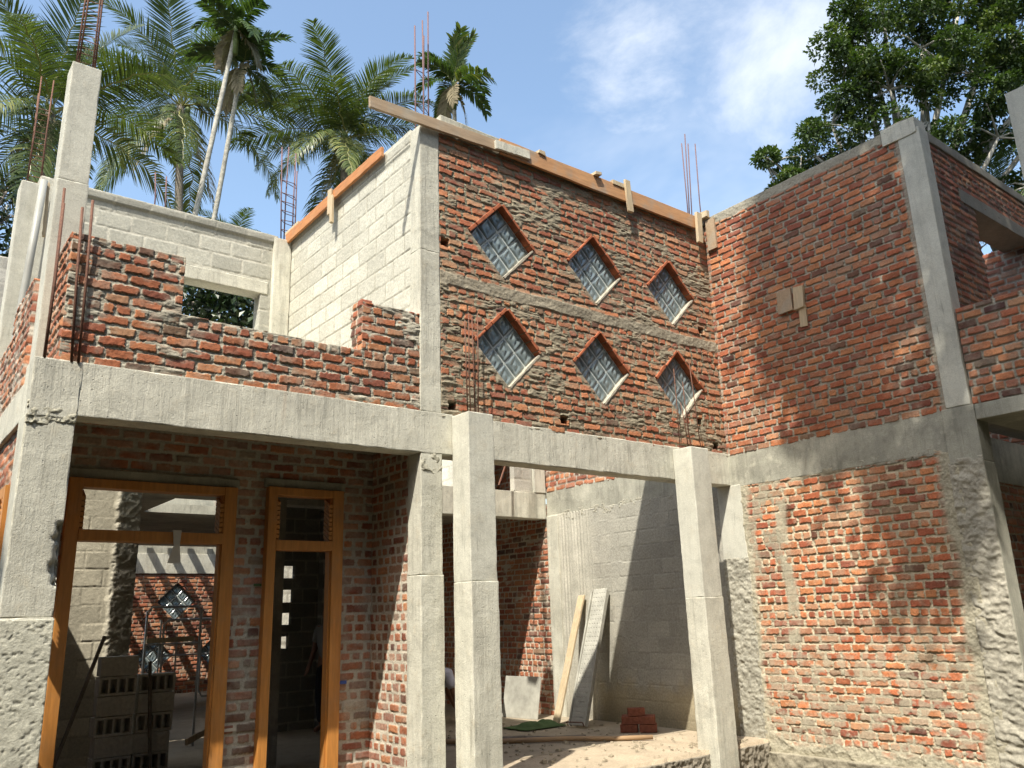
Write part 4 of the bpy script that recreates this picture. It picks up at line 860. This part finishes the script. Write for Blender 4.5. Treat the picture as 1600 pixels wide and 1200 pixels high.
plank('timber_batten', (-.98, 4.95, 1.305), (-.40, 4.95, 1.315), .06, .04, M['wood_pale'], 'pale batten tied across the tubular frames', 'batten')
#==================================================================== PEOPLE
def person(lab, loc, joints, shirt, yaw=0):
    """joints: pelvis, chest, neck, head, then arms (shoulder, elbow, hand) and legs (hip, knee, ankle, toe); one skinned body, clothes as children"""
    root = thing('person', lab, 'person', loc)
    cy_, sy_ = math.cos(yaw), math.sin(yaw)
    def tf(p): x, y, z = p; return (x * cy_ - y * sy_, x * sy_ + y * cy_, z)
    def skin(name, chain, mat, ex=0, par=None):
        me = bpy.data.meshes.new(name); vs = []; es = []; rad = []; ids = {}
        for seg in chain:
            prev = None
            for key, p, r in seg:
                if key not in ids: ids[key] = len(vs); vs.append(tf(p)); rad.append(r)
                if prev is not None and prev != ids[key]: es.append((prev, ids[key]))
                prev = ids[key]
        me.from_pydata(vs, es, []); me.materials.append(mat); o = link(name, me, par or root)
        sk = o.modifiers.new('skin', 'SKIN'); sk.use_smooth_shade = True
        for i, r in enumerate(rad):
            v = me.skin_vertices[0].data[i]; rr = r if hasattr(r, '__len__') else (r, r); v.radius = (rr[0] + ex, rr[1] + ex); v.use_root = (i == 0)
        s = o.modifiers.new('sub', 'SUBSURF'); s.levels = 2; s.render_levels = 2; return o
    J = joints
    torso = [('pel', J['pel'], .115), ('bel', J['bel'], .115), ('che', J['che'], .125), ('nec', J['nec'], .055), ('hd0', J['hd0'], .075), ('hd1', J['hd1'], .088), ('hd2', J['hd2'], .07)]
    chains = [torso]; sl_ = []; lg = []
    for s_ in ('L', 'R'):
        sh, el, wr, ha = J['sh' + s_], J['el' + s_], J['wr' + s_], J['ha' + s_]
        arm = [('che', J['che'], .125), ('sh' + s_, sh, .06), ('el' + s_, el, .042), ('wr' + s_, wr, .028), ('ha' + s_, ha, .034)]
        chains.append(arm); H = Vector(ha); D = (H - Vector(wr)).normalized(); sd_ = D.cross(Vector((0, 1, .2))).normalized()
        for f_, ln in ((-1.5, .075), (-.5, .088), (.5, .082), (1.5, .066)):
            b = H + sd_ * .014 * f_ + D * .03; chains.append([('ha' + s_, ha, .034), ('f%s%s' % (s_, f_), tuple(b), .010), ('g%s%s' % (s_, f_), tuple(b + D * ln * .5 + Vector((0, -.01, 0))), .009), ('k%s%s' % (s_, f_), tuple(b + D * ln + Vector((0, -.03, 0))), .007)])
        b = H + sd_ * -.035 - D * .01; chains.append([('ha' + s_, ha, .034), ('t' + s_, tuple(b), .011), ('u' + s_, tuple(b + D * .04 - sd_ * .015), .009)])
        hi, kn, an, to = J['hi' + s_], J['kn' + s_], J['an' + s_], J['to' + s_]
        leg = [('pel', J['pel'], .115), ('hi' + s_, hi, .085), ('kn' + s_, kn, .058), ('an' + s_, an, .038), ('to' + s_, to, .034)]; chains.append(leg)
        sl_.append([('che', J['che'], .13), ('sh' + s_, sh, .075), ('el' + s_, tuple(Vector(sh).lerp(Vector(el), .75)), .066)]); lg.append([('pel', J['pel'], .125), ('hi' + s_, hi, .10), ('kn' + s_, kn, .078), ('an' + s_, tuple(Vector(kn).lerp(Vector(an), .9)), .062)])
    # nose and ears keep the head from being a bare ball
    hd = Vector(J['hd1']); fw_ = Vector(J['face']); si = Vector((fw_.y, -fw_.x, 0)).normalized()
    chains.append([('hd1', J['hd1'], .088), ('nose', tuple(hd + fw_ * .098), .012)])
    for k in (1, -1): chains.append([('hd1', J['hd1'], .088), ('ear%d' % k, tuple(hd + si * .088 * k), .014)])
    skin('body', chains, M['skin'])
    skin('shirt', [[('pel', J['pel'], .128), ('bel', J['bel'], .132), ('che', J['che'], .145), ('col', tuple(Vector(J['che']).lerp(Vector(J['nec']), .55)), .09)]] + sl_, shirt, .006)
    skin('trousers', [[('pel', J['pel'], .13), ('be2', tuple(Vector(J['pel']).lerp(Vector(J['bel']), .25)), .12)]] + lg, M['trouser'], .004)
    hp = [Vector(J['hd1']) - fw_ * .02 + Vector((0, 0, .01)), Vector(J['hd2']) - fw_ * .01 + Vector((0, 0, .015))]
    skin('hair', [[('a', tuple(hp[0] - fw_ * .01), .088), ('b', tuple(hp[1]), .076)]], M['hair'])
    return root
def standing(bend=0):
    return dict(pel=(0, 0, .93), bel=(0, 0, 1.08), che=(0, 0, 1.28), nec=(0, 0, 1.44), hd0=(0, -.02, 1.50), hd1=(0, -.02, 1.58), hd2=(0, -.01, 1.65), face=(0, -1, 0),
                shL=(.17, 0, 1.37), elL=(.22, -.02, 1.10), wrL=(.20, -.16, .90), haL=(.19, -.20, .85), shR=(-.17, 0, 1.37), elR=(-.22, -.02, 1.10), wrR=(-.20, -.16, .90), haR=(-.19, -.20, .85),
                hiL=(.09, 0, .86), knL=(.10, -.02, .48), anL=(.10, .02, .08), toL=(.11, -.13, .04), hiR=(-.09, 0, .86), knR=(-.10, -.02, .48), anR=(-.10, .02, .08), toR=(-.11, -.13, .04))
def bending():
    d = standing(); d.update(pel=(0, .05, .62), bel=(0, -.09, .68), che=(0, -.27, .70), nec=(0, -.42, .66), hd0=(0, -.47, .64), hd1=(0, -.54, .60), hd2=(0, -.60, .57), face=(0, -.6, -.8),
             shL=(.16, -.33, .68), elL=(.2, -.40, .42), wrL=(.15, -.5, .22), haL=(.13, -.54, .16), shR=(-.16, -.33, .68), elR=(-.2, -.40, .42), wrR=(-.15, -.5, .22), haR=(-.13, -.54, .16),
             hiL=(.09, .04, .58), knL=(.13, -.16, .33), anL=(.12, .02, .08), toL=(.13, -.13, .04), hiR=(-.09, .04, .58), knR=(-.13, -.16, .33), anR=(-.12, .02, .08), toR=(-.13, -.13, .04)); return d
person('worker in a lavender white shirt bending low behind the second post', (2.62, 4.15, 0), bending(), M['shirt'], R(70))
person('worker in a cream shirt standing half hidden behind the second post', (3.42, 4.05, 0), standing(), M['shirt2'], R(-20))
person('worker in a whitish shirt darkened for shade standing in the dark room behind the narrow frame', (1.43, 4.75, 0), standing(), M['shirt3'], R(-60))
#==================================================================== GROUND
gx = np.linspace(-400, 400, 81); GX, GY = np.meshgrid(gx, gx, indexing='ij')
idx = np.arange(81 * 81).reshape(81, 81); q = np.stack([idx[:-1, :-1], idx[1:, :-1], idx[1:, 1:], idx[:-1, 1:]], -1).reshape(-1, 4)
g = npmesh('ground', np.stack([GX, GY, np.full_like(GX, -.38)], -1).reshape(-1, 3), q, M['soil']); g['kind'] = 'structure'
#==================================================================== TREES
def frond(seed, Lf, e0, bend, nl, ll, lw, droop, mid=.5, tipw=.25, twist=0.0):
    rg = np.random.RandomState(seed); T = 26; ts = np.linspace(0, 1, T); ang = e0 - bend * ts ** 1.35
    dx = np.cos(ang); dz = np.sin(ang); px = np.concatenate([[0], np.cumsum(dx[:-1])]) * Lf / (T - 1); pz = np.concatenate([[0], np.cumsum(dz[:-1])]) * Lf / (T - 1)
    side = np.cumsum(rg.normal(0, .012, T)) * Lf
    V = []; F = []; Rn = []
    w0 = .035 * Lf / 4.5
    for i in range(T):
        w = w0 * (1 - .85 * ts[i]); n_ = np.array((-dz[i], 0, dx[i])); c = np.array((px[i], side[i], pz[i]))
        for a in (np.array((0, 1, 0)) * w, n_ * w * .7, np.array((0, -1, 0)) * w, -n_ * w * .7): V.append(c + a); Rn.append(.9)
        if i:
            b = (i - 1) * 4
            for k in range(4): F.append((b + k, b + (k + 1) % 4, b + 4 + (k + 1) % 4, b + 4 + k))
    base_r = rg.uniform(.1, .6)
    for s_ in (-1, 1):
        for i in range(nl):
            t = .10 + .90 * (i + rg.uniform(-.3, .3)) / nl; t = min(max(t, .05), .999)
            cx_ = np.interp(t, ts, px); cz = np.interp(t, ts, pz); cy_ = np.interp(t, ts, side); an = np.interp(t, ts, ang)
            prof = min(1, (t + .05) / .22) * (1 - max(0, (t - mid) / (1 - mid)) ** 1.6 * (1 - tipw)); l = ll * prof * rg.uniform(.85, 1.1)
            fwd = np.array((math.cos(an), 0, math.sin(an))); sidev = np.array((0, s_, 0)); up = np.array((-math.sin(an), 0, math.cos(an)))
            sw = .35 + .65 * t
            d = sidev * (1 - .35 * t) + fwd * sw * .8 + up * rg.uniform(.05, .30); d /= np.linalg.norm(d)
            c = np.array((cx_, cy_, cz)); ww = lw * (.7 + .6 * rg.rand()); pr = c; dirv = d.copy(); pts = [c]
            for q_ in range(3):
                pr = pr + dirv * l / 3; pts.append(pr); dirv = dirv + np.array((0, 0, -1)) * droop * (.5 + rg.rand()) * .55; dirv /= np.linalg.norm(dirv)
            b = len(V); r_ = np.clip(base_r + rg.normal(0, .16), 0, 1)
            wd = np.cross(d, up); nw = np.linalg.norm(wd); wd = wd / nw if nw > 1e-3 else fwd
            for p_, w_ in zip(pts, (.55, 1, .8, .08)):
                V.append(p_ + wd * ww * w_); V.append(p_ - wd * ww * w_); Rn += [r_, r_]
            for q_ in range(3): F.append((b + q_ * 2, b + q_ * 2 + 1, b + q_ * 2 + 3, b + q_ * 2 + 2))
    return np.array(V), np.array(F), np.array(Rn)
def frond_mesh(name, mat, *a, **k):
    V, F, Rn = frond(*a, **k); o = npmesh(name, V, F, mat, None, rnd=Rn, smooth=False); me = o.data; bpy.data.objects.remove(o); return me
C_UP = [frond_mesh('coconut_frond', M['coco'], s, 4.6, R(e), R(b), 80, 1.05, .023, dr) for s, e, b, dr in ((1, 82, 38, .10), (2, 72, 55, .15), (3, 76, 80, .2), (4, 60, 75, .25))]
C_MID = [frond_mesh('coconut_frond', M['coco'], s, 4.8, R(e), R(b), 80, 1.1, .023, dr) for s, e, b, dr in ((5, 45, 85, .45), (6, 35, 80, .5), (7, 25, 70, .55), (8, 50, 105, .5))]
C_LOW = [frond_mesh('coconut_frond', M['coco'], s, 4.7, R(e), R(b), 80, 1.05, .023, dr) for s, e, b, dr in ((9, 5, 70, .9), (10, -10, 65, 1.0), (11, -28, 50, 1.1), (12, -45, 35, 1.1))]
DRY = [frond_mesh('dry_frond', M['dry'], s, 3.6, R(e), R(b), 50, .7, .02, 1.2) for s, e, b in ((13, -55, 28), (14, -65, 20))]
A_ALL = [frond_mesh('areca_frond', M['areca'], s, 2.1, R(e), R(b), 26, .62, .055, dr, .55, .6) for s, e, b, dr in ((21, 80, 45, .1), (22, 62, 80, .25), (23, 40, 85, .4), (24, 20, 80, .6), (25, -5, 75, .8), (26, 55, 100, .4))]
A_YEL = [frond_mesh('areca_frond', M['dry'], s, 1.8, R(e), R(b), 26, .55, .05, dr, .55, .6) for s, e, b, dr in ((27, -50, 35, .9), (28, -62, 22, .9))]
def palm(name, lab, base, crown, spec, tr, seed, scale=1.0, rings=True, barkm='bark', group=None, nuts=0):
    rg = random.Random(seed); t = thing(name, lab, 'palm', base, group); base, crown = Vector(base), Vector(crown); n = 44; pts = []; rs = []
    for i in range(n + 1):
        k = i / n; p = base.lerp(crown, k); bow = math.sin(k * math.pi) * .35; pts.append(p + Vector((bow * rg.choice((1, 1)) * .6, bow * .3, 0)))
        rs.append(tr * (1.25 - .45 * k) * (1 + (.05 if i % 2 else -.03)))
    MB().tube(pts, rs, 10).build('trunk', M[barkm], t, smooth=True)
    for (meshes, cnt, roll) in spec:
        for i in range(cnt):
            az_ = 2 * math.pi * (i + rg.uniform(-.35, .35)) / cnt + roll; me = meshes[rg.randrange(len(meshes))]
            f = bpy.data.objects.new('frond', me); col.objects.link(f); f.parent = t; f.location = crown - base + Vector((0, 0, rg.uniform(-.15, .1)))
            f.rotation_euler = (rg.uniform(-.35, .35), rg.uniform(-.10, .10), az_); s = scale * rg.uniform(.88, 1.1); f.scale = (s, s, s)
    for i in range(nuts):
        a = rg.uniform(0, 6.28); c = crown + Vector((math.cos(a) * .28, math.sin(a) * .28, rg.uniform(-.45, -.1))) * 1.0
        m = MB(); k = 8
        for u in range(1, 6):
            for v in range(k): th = math.pi * u / 6; ph = 2 * math.pi * v / k; m.v.append(tuple(c + Vector((math.sin(th) * math.cos(ph) * .11, math.sin(th) * math.sin(ph) * .11, math.cos(th) * .15))))
        for u in range(4):
            for v in range(k): m.f.append((u * k + v, u * k + (v + 1) % k, (u + 1) * k + (v + 1) % k, (u + 1) * k + v))
        m.build('coconut', M['stem'], t, smooth=True)
    return t
GP = 'palms rising behind the house'
palm('coconut_palm', 'large coconut palm behind the tall left column', (-1.3, 18.4, -.4), (-1.35, 17.9, 15.9), [(C_UP, 5, .2), (C_MID, 7, .5), (C_LOW, 5, .1), (DRY, 2, 1.)], .17, 3, 1.0, group=GP, nuts=6)
palm('coconut_palm', 'bushy coconut palm between the tall left column and the slender twin trunks', (4.2, 23.0, -.4), tuple(CAM + Rr * ((282 - 800) / 1291.14 * 32.5) + Uu * ((600 - 165) / 1291.14 * 32.5) + Ff * 32.5), [(C_UP, 5, .9), (C_MID, 7, .1), (C_LOW, 6, .4), (DRY, 2, 3.)], .17, 8, 1.12, group=GP, nuts=5)
palm('coconut_palm', 'coconut palm with yellow lower fronds rising over the block wall', (8.4, 19.4, -.4), (7.9, 17.8, 18.35), [(C_UP, 7, .3), (C_MID, 9, .0), (C_LOW, 9, .3), (DRY, 1, 4.)], .17, 14, .92, group=GP, nuts=6)
palm('coconut_palm', 'small distant coconut palm low above the rear block wall', (9.2, 31.0, -.4), (8.4, 30.0, 18.2), [(C_UP, 4, .3), (C_MID, 7, .0), (C_LOW, 5, .3)], .16, 19, .75, group=GP)
palm('coconut_palm', 'coconut palm whose fronds enter at the left edge of the picture', (-5.2, 18.5, -.4), (-4.9, 18.0, 12.8), [(C_UP, 5, .3), (C_MID, 8, .2), (C_LOW, 8, .3), (DRY, 2, 4.)], .17, 23, .95, group=GP)
palm('coconut_palm', 'palm low at the left edge beside the rear column', (-5.0, 22.5, -.4), (-4.6, 22.0, 10.6), [(C_UP, 4, .3), (C_MID, 8, .2), (C_LOW, 6, .3), (DRY, 4, 4.)], .17, 29, .8, group=GP)
GA = 'slender areca palms behind the house'
def areca(lab, base, crown, seed, cnt=9, yel=2, tr=.085):
    t = palm('areca_palm', lab, base, crown, [(A_ALL[:3], 4, .2), (A_ALL, cnt, .6), (A_YEL, yel, 1.1)], tr, seed, .84, barkm='bark_pale', group=GA)
    c = Vector(crown); MB().tube([c + Vector((0, 0, -1.0)), c + Vector((0, 0, -.5)), c + Vector((0, 0, .1))], [tr * 1.15, tr * 1.35, tr * .7], 10).build('crown_shaft', M['stem'], t, smooth=True); return t
areca('areca palm with the left one of the twin slender trunks, crown at the top edge', (.55, 17.3, -.4), (3.55, 17.2, 20.6), 31, 6, 3)
areca('areca palm with the right one of the twin slender trunks', (1.9, 18.9, -.4), (4.05, 17.9, 19.9), 37, 5, 3)
areca('lone areca palm above the long board', (9.9, 13.9, -.4), (9.75, 13.5, 18.9), 41, 8, 3)
palm('coconut_palm', 'palm glimpsed through the opening of the right wing', (17.5, -1.6, -.4), tuple(CAM + Rr * ((1553 - 800) / 1291.14 * 22) + Uu * ((600 - 372) / 1291.14 * 22) + Ff * 22), [(C_UP, 4, .3), (C_MID, 6, .2), (C_LOW, 5, .3)], .2, 47, .6, group=GP)
def leaf_cloud(rg, lobes, per, nleaf, size, spread=.32):
    """twigs through each lobe's volume, denser towards its surface; every leaf a folded pair of faces"""
    cs = []
    for (c, r, flat) in lobes:
        n = max(4, int(per * r * r)); u = rg.normal(size=(n, 3)); u /= np.linalg.norm(u, axis=1)[:, None]; rad = r * rg.uniform(.25, 1.0, n) ** .45 * (1 + .22 * rg.normal(size=n))
        cs.append(np.array(c) + u * rad[:, None] * np.array((1, 1, flat)))
    T = np.vstack(cs); n = len(T); P = np.repeat(T, nleaf, 0) + rg.normal(0, spread, (n * nleaf, 3)) * np.array((1, 1, .7)); m = len(P)
    d = rg.normal(size=(m, 3)); d[:, 2] -= .5; d /= np.linalg.norm(d, axis=1)[:, None]; up = rg.normal(size=(m, 3)) * .6; up[:, 2] += 1.0
    s = np.cross(d, up); s /= np.linalg.norm(s, axis=1)[:, None] + 1e-9; nn = np.cross(s, d); l = size * rg.uniform(.7, 1.3, m)[:, None]; w_ = l * .30
    V = np.stack([P, P + d * l * .5 + s * w_ + nn * l * .10, P + d * l, P + d * l * .5 - s * w_ + nn * l * .10, ], 1).reshape(-1, 3)
    F = np.arange(m * 4).reshape(m, 4)
    tr_ = np.repeat(rg.uniform(0, 1, n) * .45, nleaf) + rg.uniform(0, .5, m); yel = rg.rand(m) < .012; tr_[yel] = 1.0
    return T, V, F, np.repeat(tr_, 4)
def clump_cloud(rg, lobes, per, nleaf, size, spread):
    cs = []; rs_ = []
    for (c, r, flat) in lobes:
        n = max(3, int(per * r * r)); u = rg.normal(size=(n, 3)); u /= np.linalg.norm(u, axis=1)[:, None]; rad = r * rg.uniform(.15, 1.0, n) ** .4
        cs.append(np.array(c) + u * rad[:, None]); rs_.append(rg.uniform(.55, 1.25, n) * spread)
    T = np.vstack(cs); Rr_ = np.concatenate(rs_); n = len(T); m = n * nleaf
    u = rg.normal(size=(m, 3)); u[:, 2] = np.abs(u[:, 2]) * np.where(rg.rand(m) < .75, 1, -1); u /= np.linalg.norm(u, axis=1)[:, None]
    P = np.repeat(T, nleaf, 0) + u * (np.repeat(Rr_, nleaf) * rg.uniform(.45, 1.12, m) ** .5)[:, None] * np.array((1, 1, .62))
    d = u * .7 + rg.normal(size=(m, 3)) * .55; d[:, 2] -= .25; d /= np.linalg.norm(d, axis=1)[:, None]; up = rg.normal(size=(m, 3)) * .35 + u * .5; up[:, 2] += .9
    s = np.cross(d, up); s /= np.linalg.norm(s, axis=1)[:, None] + 1e-9; nn = np.cross(s, d); l = size * rg.uniform(.6, 1.4, m)[:, None]; w_ = l * .27
    V = np.stack([P, P + d * l * .5 + s * w_ + nn * l * .08, P + d * l, P + d * l * .5 - s * w_ + nn * l * .08], 1).reshape(-1, 3)
    tr_ = np.repeat(rg.uniform(0, 1, n) * .5, nleaf) + rg.uniform(0, .4, m); tr_[rg.rand(m) < .008] = 1.0
    return T, V, np.arange(m * 4).reshape(m, 4), np.repeat(tr_, 4)
def tree(name, lab, base, lobes, per, nleaf, size, mat, seed, tr=.3, group=None, spread=.32, fork=None, cat='tree', bm='bark', clump=False):
    rg = np.random.RandomState(seed); t = thing(name, lab, cat, base, group); T, V, F, Rn = (clump_cloud if clump else leaf_cloud)(rg, lobes, per, nleaf, size, spread)
    npmesh('crown', V, F, mat, t, rnd=Rn, smooth=False); b = Vector(base); fk = Vector(fork) if fork else b + Vector((0, 0, 5)); m = MB()
    m.tube([b, b.lerp(fk, .5) + Vector((.1, .1, 0)), fk], [tr * 1.3, tr, tr * .85], 10)
    for (c, r, fl) in lobes:
        c = Vector(c); mid = fk.lerp(c, .5) + Vector((rg.uniform(-.4, .4), rg.uniform(-.4, .4), -.2)); m.tube([fk, mid, c], [tr * .42, tr * .25, tr * .10], 7)
        near = T[np.argsort(((T - np.array(c)) ** 2).sum(1))][: int(5 + r * 8)]
        for q_ in near[::2]:
            q_ = Vector(q_); m.tube([c, c.lerp(q_, .5) + Vector((0, 0, .1)), q_], [tr * .09, tr * .06, tr * .03], 5)
    m.build('trunk', M[bm], t, smooth=True); return t
def at(px, py, D): return CAM + Rr * ((px - 800) / 1291.14 * D) + Uu * ((600 - py) / 1291.14 * D) + Ff * D
def lobes_px(lst):
    r = []
    for (x, y, pr, D) in lst: r.append((tuple(at(x, y, D)), pr / 1291.14 * D, .9))
    return r
tree('broadleaf_tree', 'big dark green broadleaf tree over the right wing', (17.0, 3.2, -.4), lobes_px([
    (1200, 262, 26, 20), (1236, 285, 34, 20), (1275, 245, 46, 20.3), (1300, 195, 48, 20), (1318, 140, 50, 20.4), (1345, 80, 62, 20), (1378, 10, 70, 20.6), (1390, 140, 66, 19.6),
    (1440, 75, 80, 20), (1450, 190, 62, 19.6), (1500, 10, 90, 20.8), (1530, 120, 72, 20), (1590, 60, 80, 20), (1560, 215, 62, 19.4), (1640, 180, 80, 20), (1610, 290, 60, 19.2), (1350, 235, 40, 19.8), (1400, 250, 36, 20), (1250, 300, 30, 19.6), (1680, 50, 90, 20), (1440, -60, 100, 21), (1590, -80, 110, 21),
    (1345, 20, 40, 21)]), 14, 300, .10, M['leaf'], 5, .34, fork=(15.6, 2.0, 9.5), spread=.36, bm='bark_pale', clump=True)
tree('mango_tree', 'dense dark tree seen through the opening in the rear block wall', (2.6, 11.6, -.4), lobes_px([(300, 470, 70, 18), (350, 480, 70, 18.5), (400, 470, 60, 18), (350, 530, 80, 18), (430, 500, 60, 19)]), 40, 26, .16, M['leaf_dark'], 6, .25, fork=(2.0, 11, 4), spread=.25)
tree('shade_tree', 'dark leafy tree low at the left edge behind the rear column', (-4.6, 14.0, -.4), lobes_px([(-40, 330, 50, 20), (5, 345, 24, 20), (-20, 400, 50, 20), (10, 300, 14, 20.5)]), 40, 24, .16, M['leaf_dark'], 9, .25, fork=(-5.2, 13.5, 5), spread=.2)
# tree standing behind the photographer: its crown shades the right wing
def lit(P, t, r, fl=.9): P = Vector(P) + SUN * t; return (tuple(P), r, fl)
SH = [((4.6, y, z), t, r) for y, z, t, r in ((-1.30, 6.5, 11, .34), (-1.32, 6.0, 11, .38), (-1.35, 5.45, 11.1, .38), (-1.50, 4.95, 11.2, .38), (-1.62, 4.45, 11.3, .36), (-1.72, 3.95, 11.5, .34), (-2.35, 2.62, 12.4, .34), (-2.55, 2.25, 12.4, .26))] * 6
SH += [((4.6, y, z), t, r) for y, z, t, r in ((-2.0, 6.2, 11.2, .45), (-2.3, 4.2, 11.5, .24), (-2.9, 6.3, 11, .70), (-3.0, 5.3, 11.4, .40), (-1.9, 3.2, 12, .16), (-2.7, 3.1, 12, .28))]
SH += [((4.6, -3.8, 5.4), 12, 1.0), ((4.6, -4.2, 6.8), 11.5, 1.0), ((5.5, -3.4, 6.8), 11, .9), ((6.6, -3.8, 6.8), 11, 1.0), ((7.8, -3.8, 6.6), 11, 1.1)] * 2
tree('shade_tree', 'tall leafy tree behind the photographer shading the right wing', (5.5, -13.0, -.4), [lit(p, t, r) for p, t, r in SH], 52, 16, .18, M['leaf'], 12, .30, fork=(4.0, -10.5, 10.0), spread=.20)

# unseen trees added behind and beside the camera to block low sky light
rgp = random.Random(77); lo = []
for i, (x, y, hgt) in enumerate([(-26, -13, 9), (-20, -19, 10), (-12, -22, 11), (-3, -22, 10), (6, -22, 11), (14, -18, 10), (20, -12, 11), (-30, -4, 9), (-31, 6, 9)]):
    lo += [((x + rgp.uniform(-3, 3), y + rgp.uniform(-1.5, 1.5), hgt * k), hgt * .33, .9) for k in (.2, .42, .62, .8)] + [((x + sx * hgt * .35, y + rgp.uniform(-1, 1), hgt * k), hgt * .3, .9) for sx in (-1, 1) for k in (.25, .6)]
for (x, y, hgt) in [(-15, -5, 16), (-15, -10, 16), (-12, -13.5, 15), (-7.5, -15, 15), (-1, -15.5, 15), (5, -15, 15), (11, -13, 15), (16, -9, 14), (-16, 1, 15), (-14.5, -1.5, 12)]:
    lo += [((x + rgp.uniform(-1, 1), y + rgp.uniform(-.6, .6), hgt * k), hgt * .26, .9) for k in (.12, .34, .56, .76)]
T, V, F, Rn = leaf_cloud(np.random.RandomState(100), lo, 4.0, 10, .75, .8)
o = npmesh('sky_blocking_trees', V, F, M['leaf_dark'], None, rnd=Rn, smooth=False); tag(o, 'unseen belt of trees added behind the camera to block low sky light', 'trees', kind='stuff')

# rubble and crumbs of mortar scattered over the passage floor
rr = np.random.RandomState(3); V = []; F = []
for i in range(420):
    x, y = (rr.uniform(1.6, 4.5), rr.uniform(-.05, 3.4)) if i < 260 else (rr.uniform(3.2, 4.5), rr.uniform(-.9, .25)); z = .004 if y > -.15 else -.36
    q = rr.uniform(.006, .022) * (1.6 if i % 17 == 0 else 1); k = len(V)
    for (a, b, c) in ((-1, -1, 0), (1, -1, 0), (1, 1, 0), (-1, 1, 0), (-.6, -.6, 1), (.6, -.7, .9), (.6, .6, 1), (-.7, .6, .8)): V.append((x + a * q * rr.uniform(.7, 1.2), y + b * q * rr.uniform(.7, 1.2), z + c * q * rr.uniform(.7, 1.2)))
    for f in ((4, 5, 6, 7), (0, 1, 5, 4), (1, 2, 6, 5), (2, 3, 7, 6), (3, 0, 4, 7)): F.append([k + j_ for j_ in f])
o = npmesh('rubble', np.array(V), np.array(F), M['crumb'], None, smooth=False); tag(o, 'grey crumbs of mortar and stone scattered over the passage floor', 'rubble', kind='stuff')
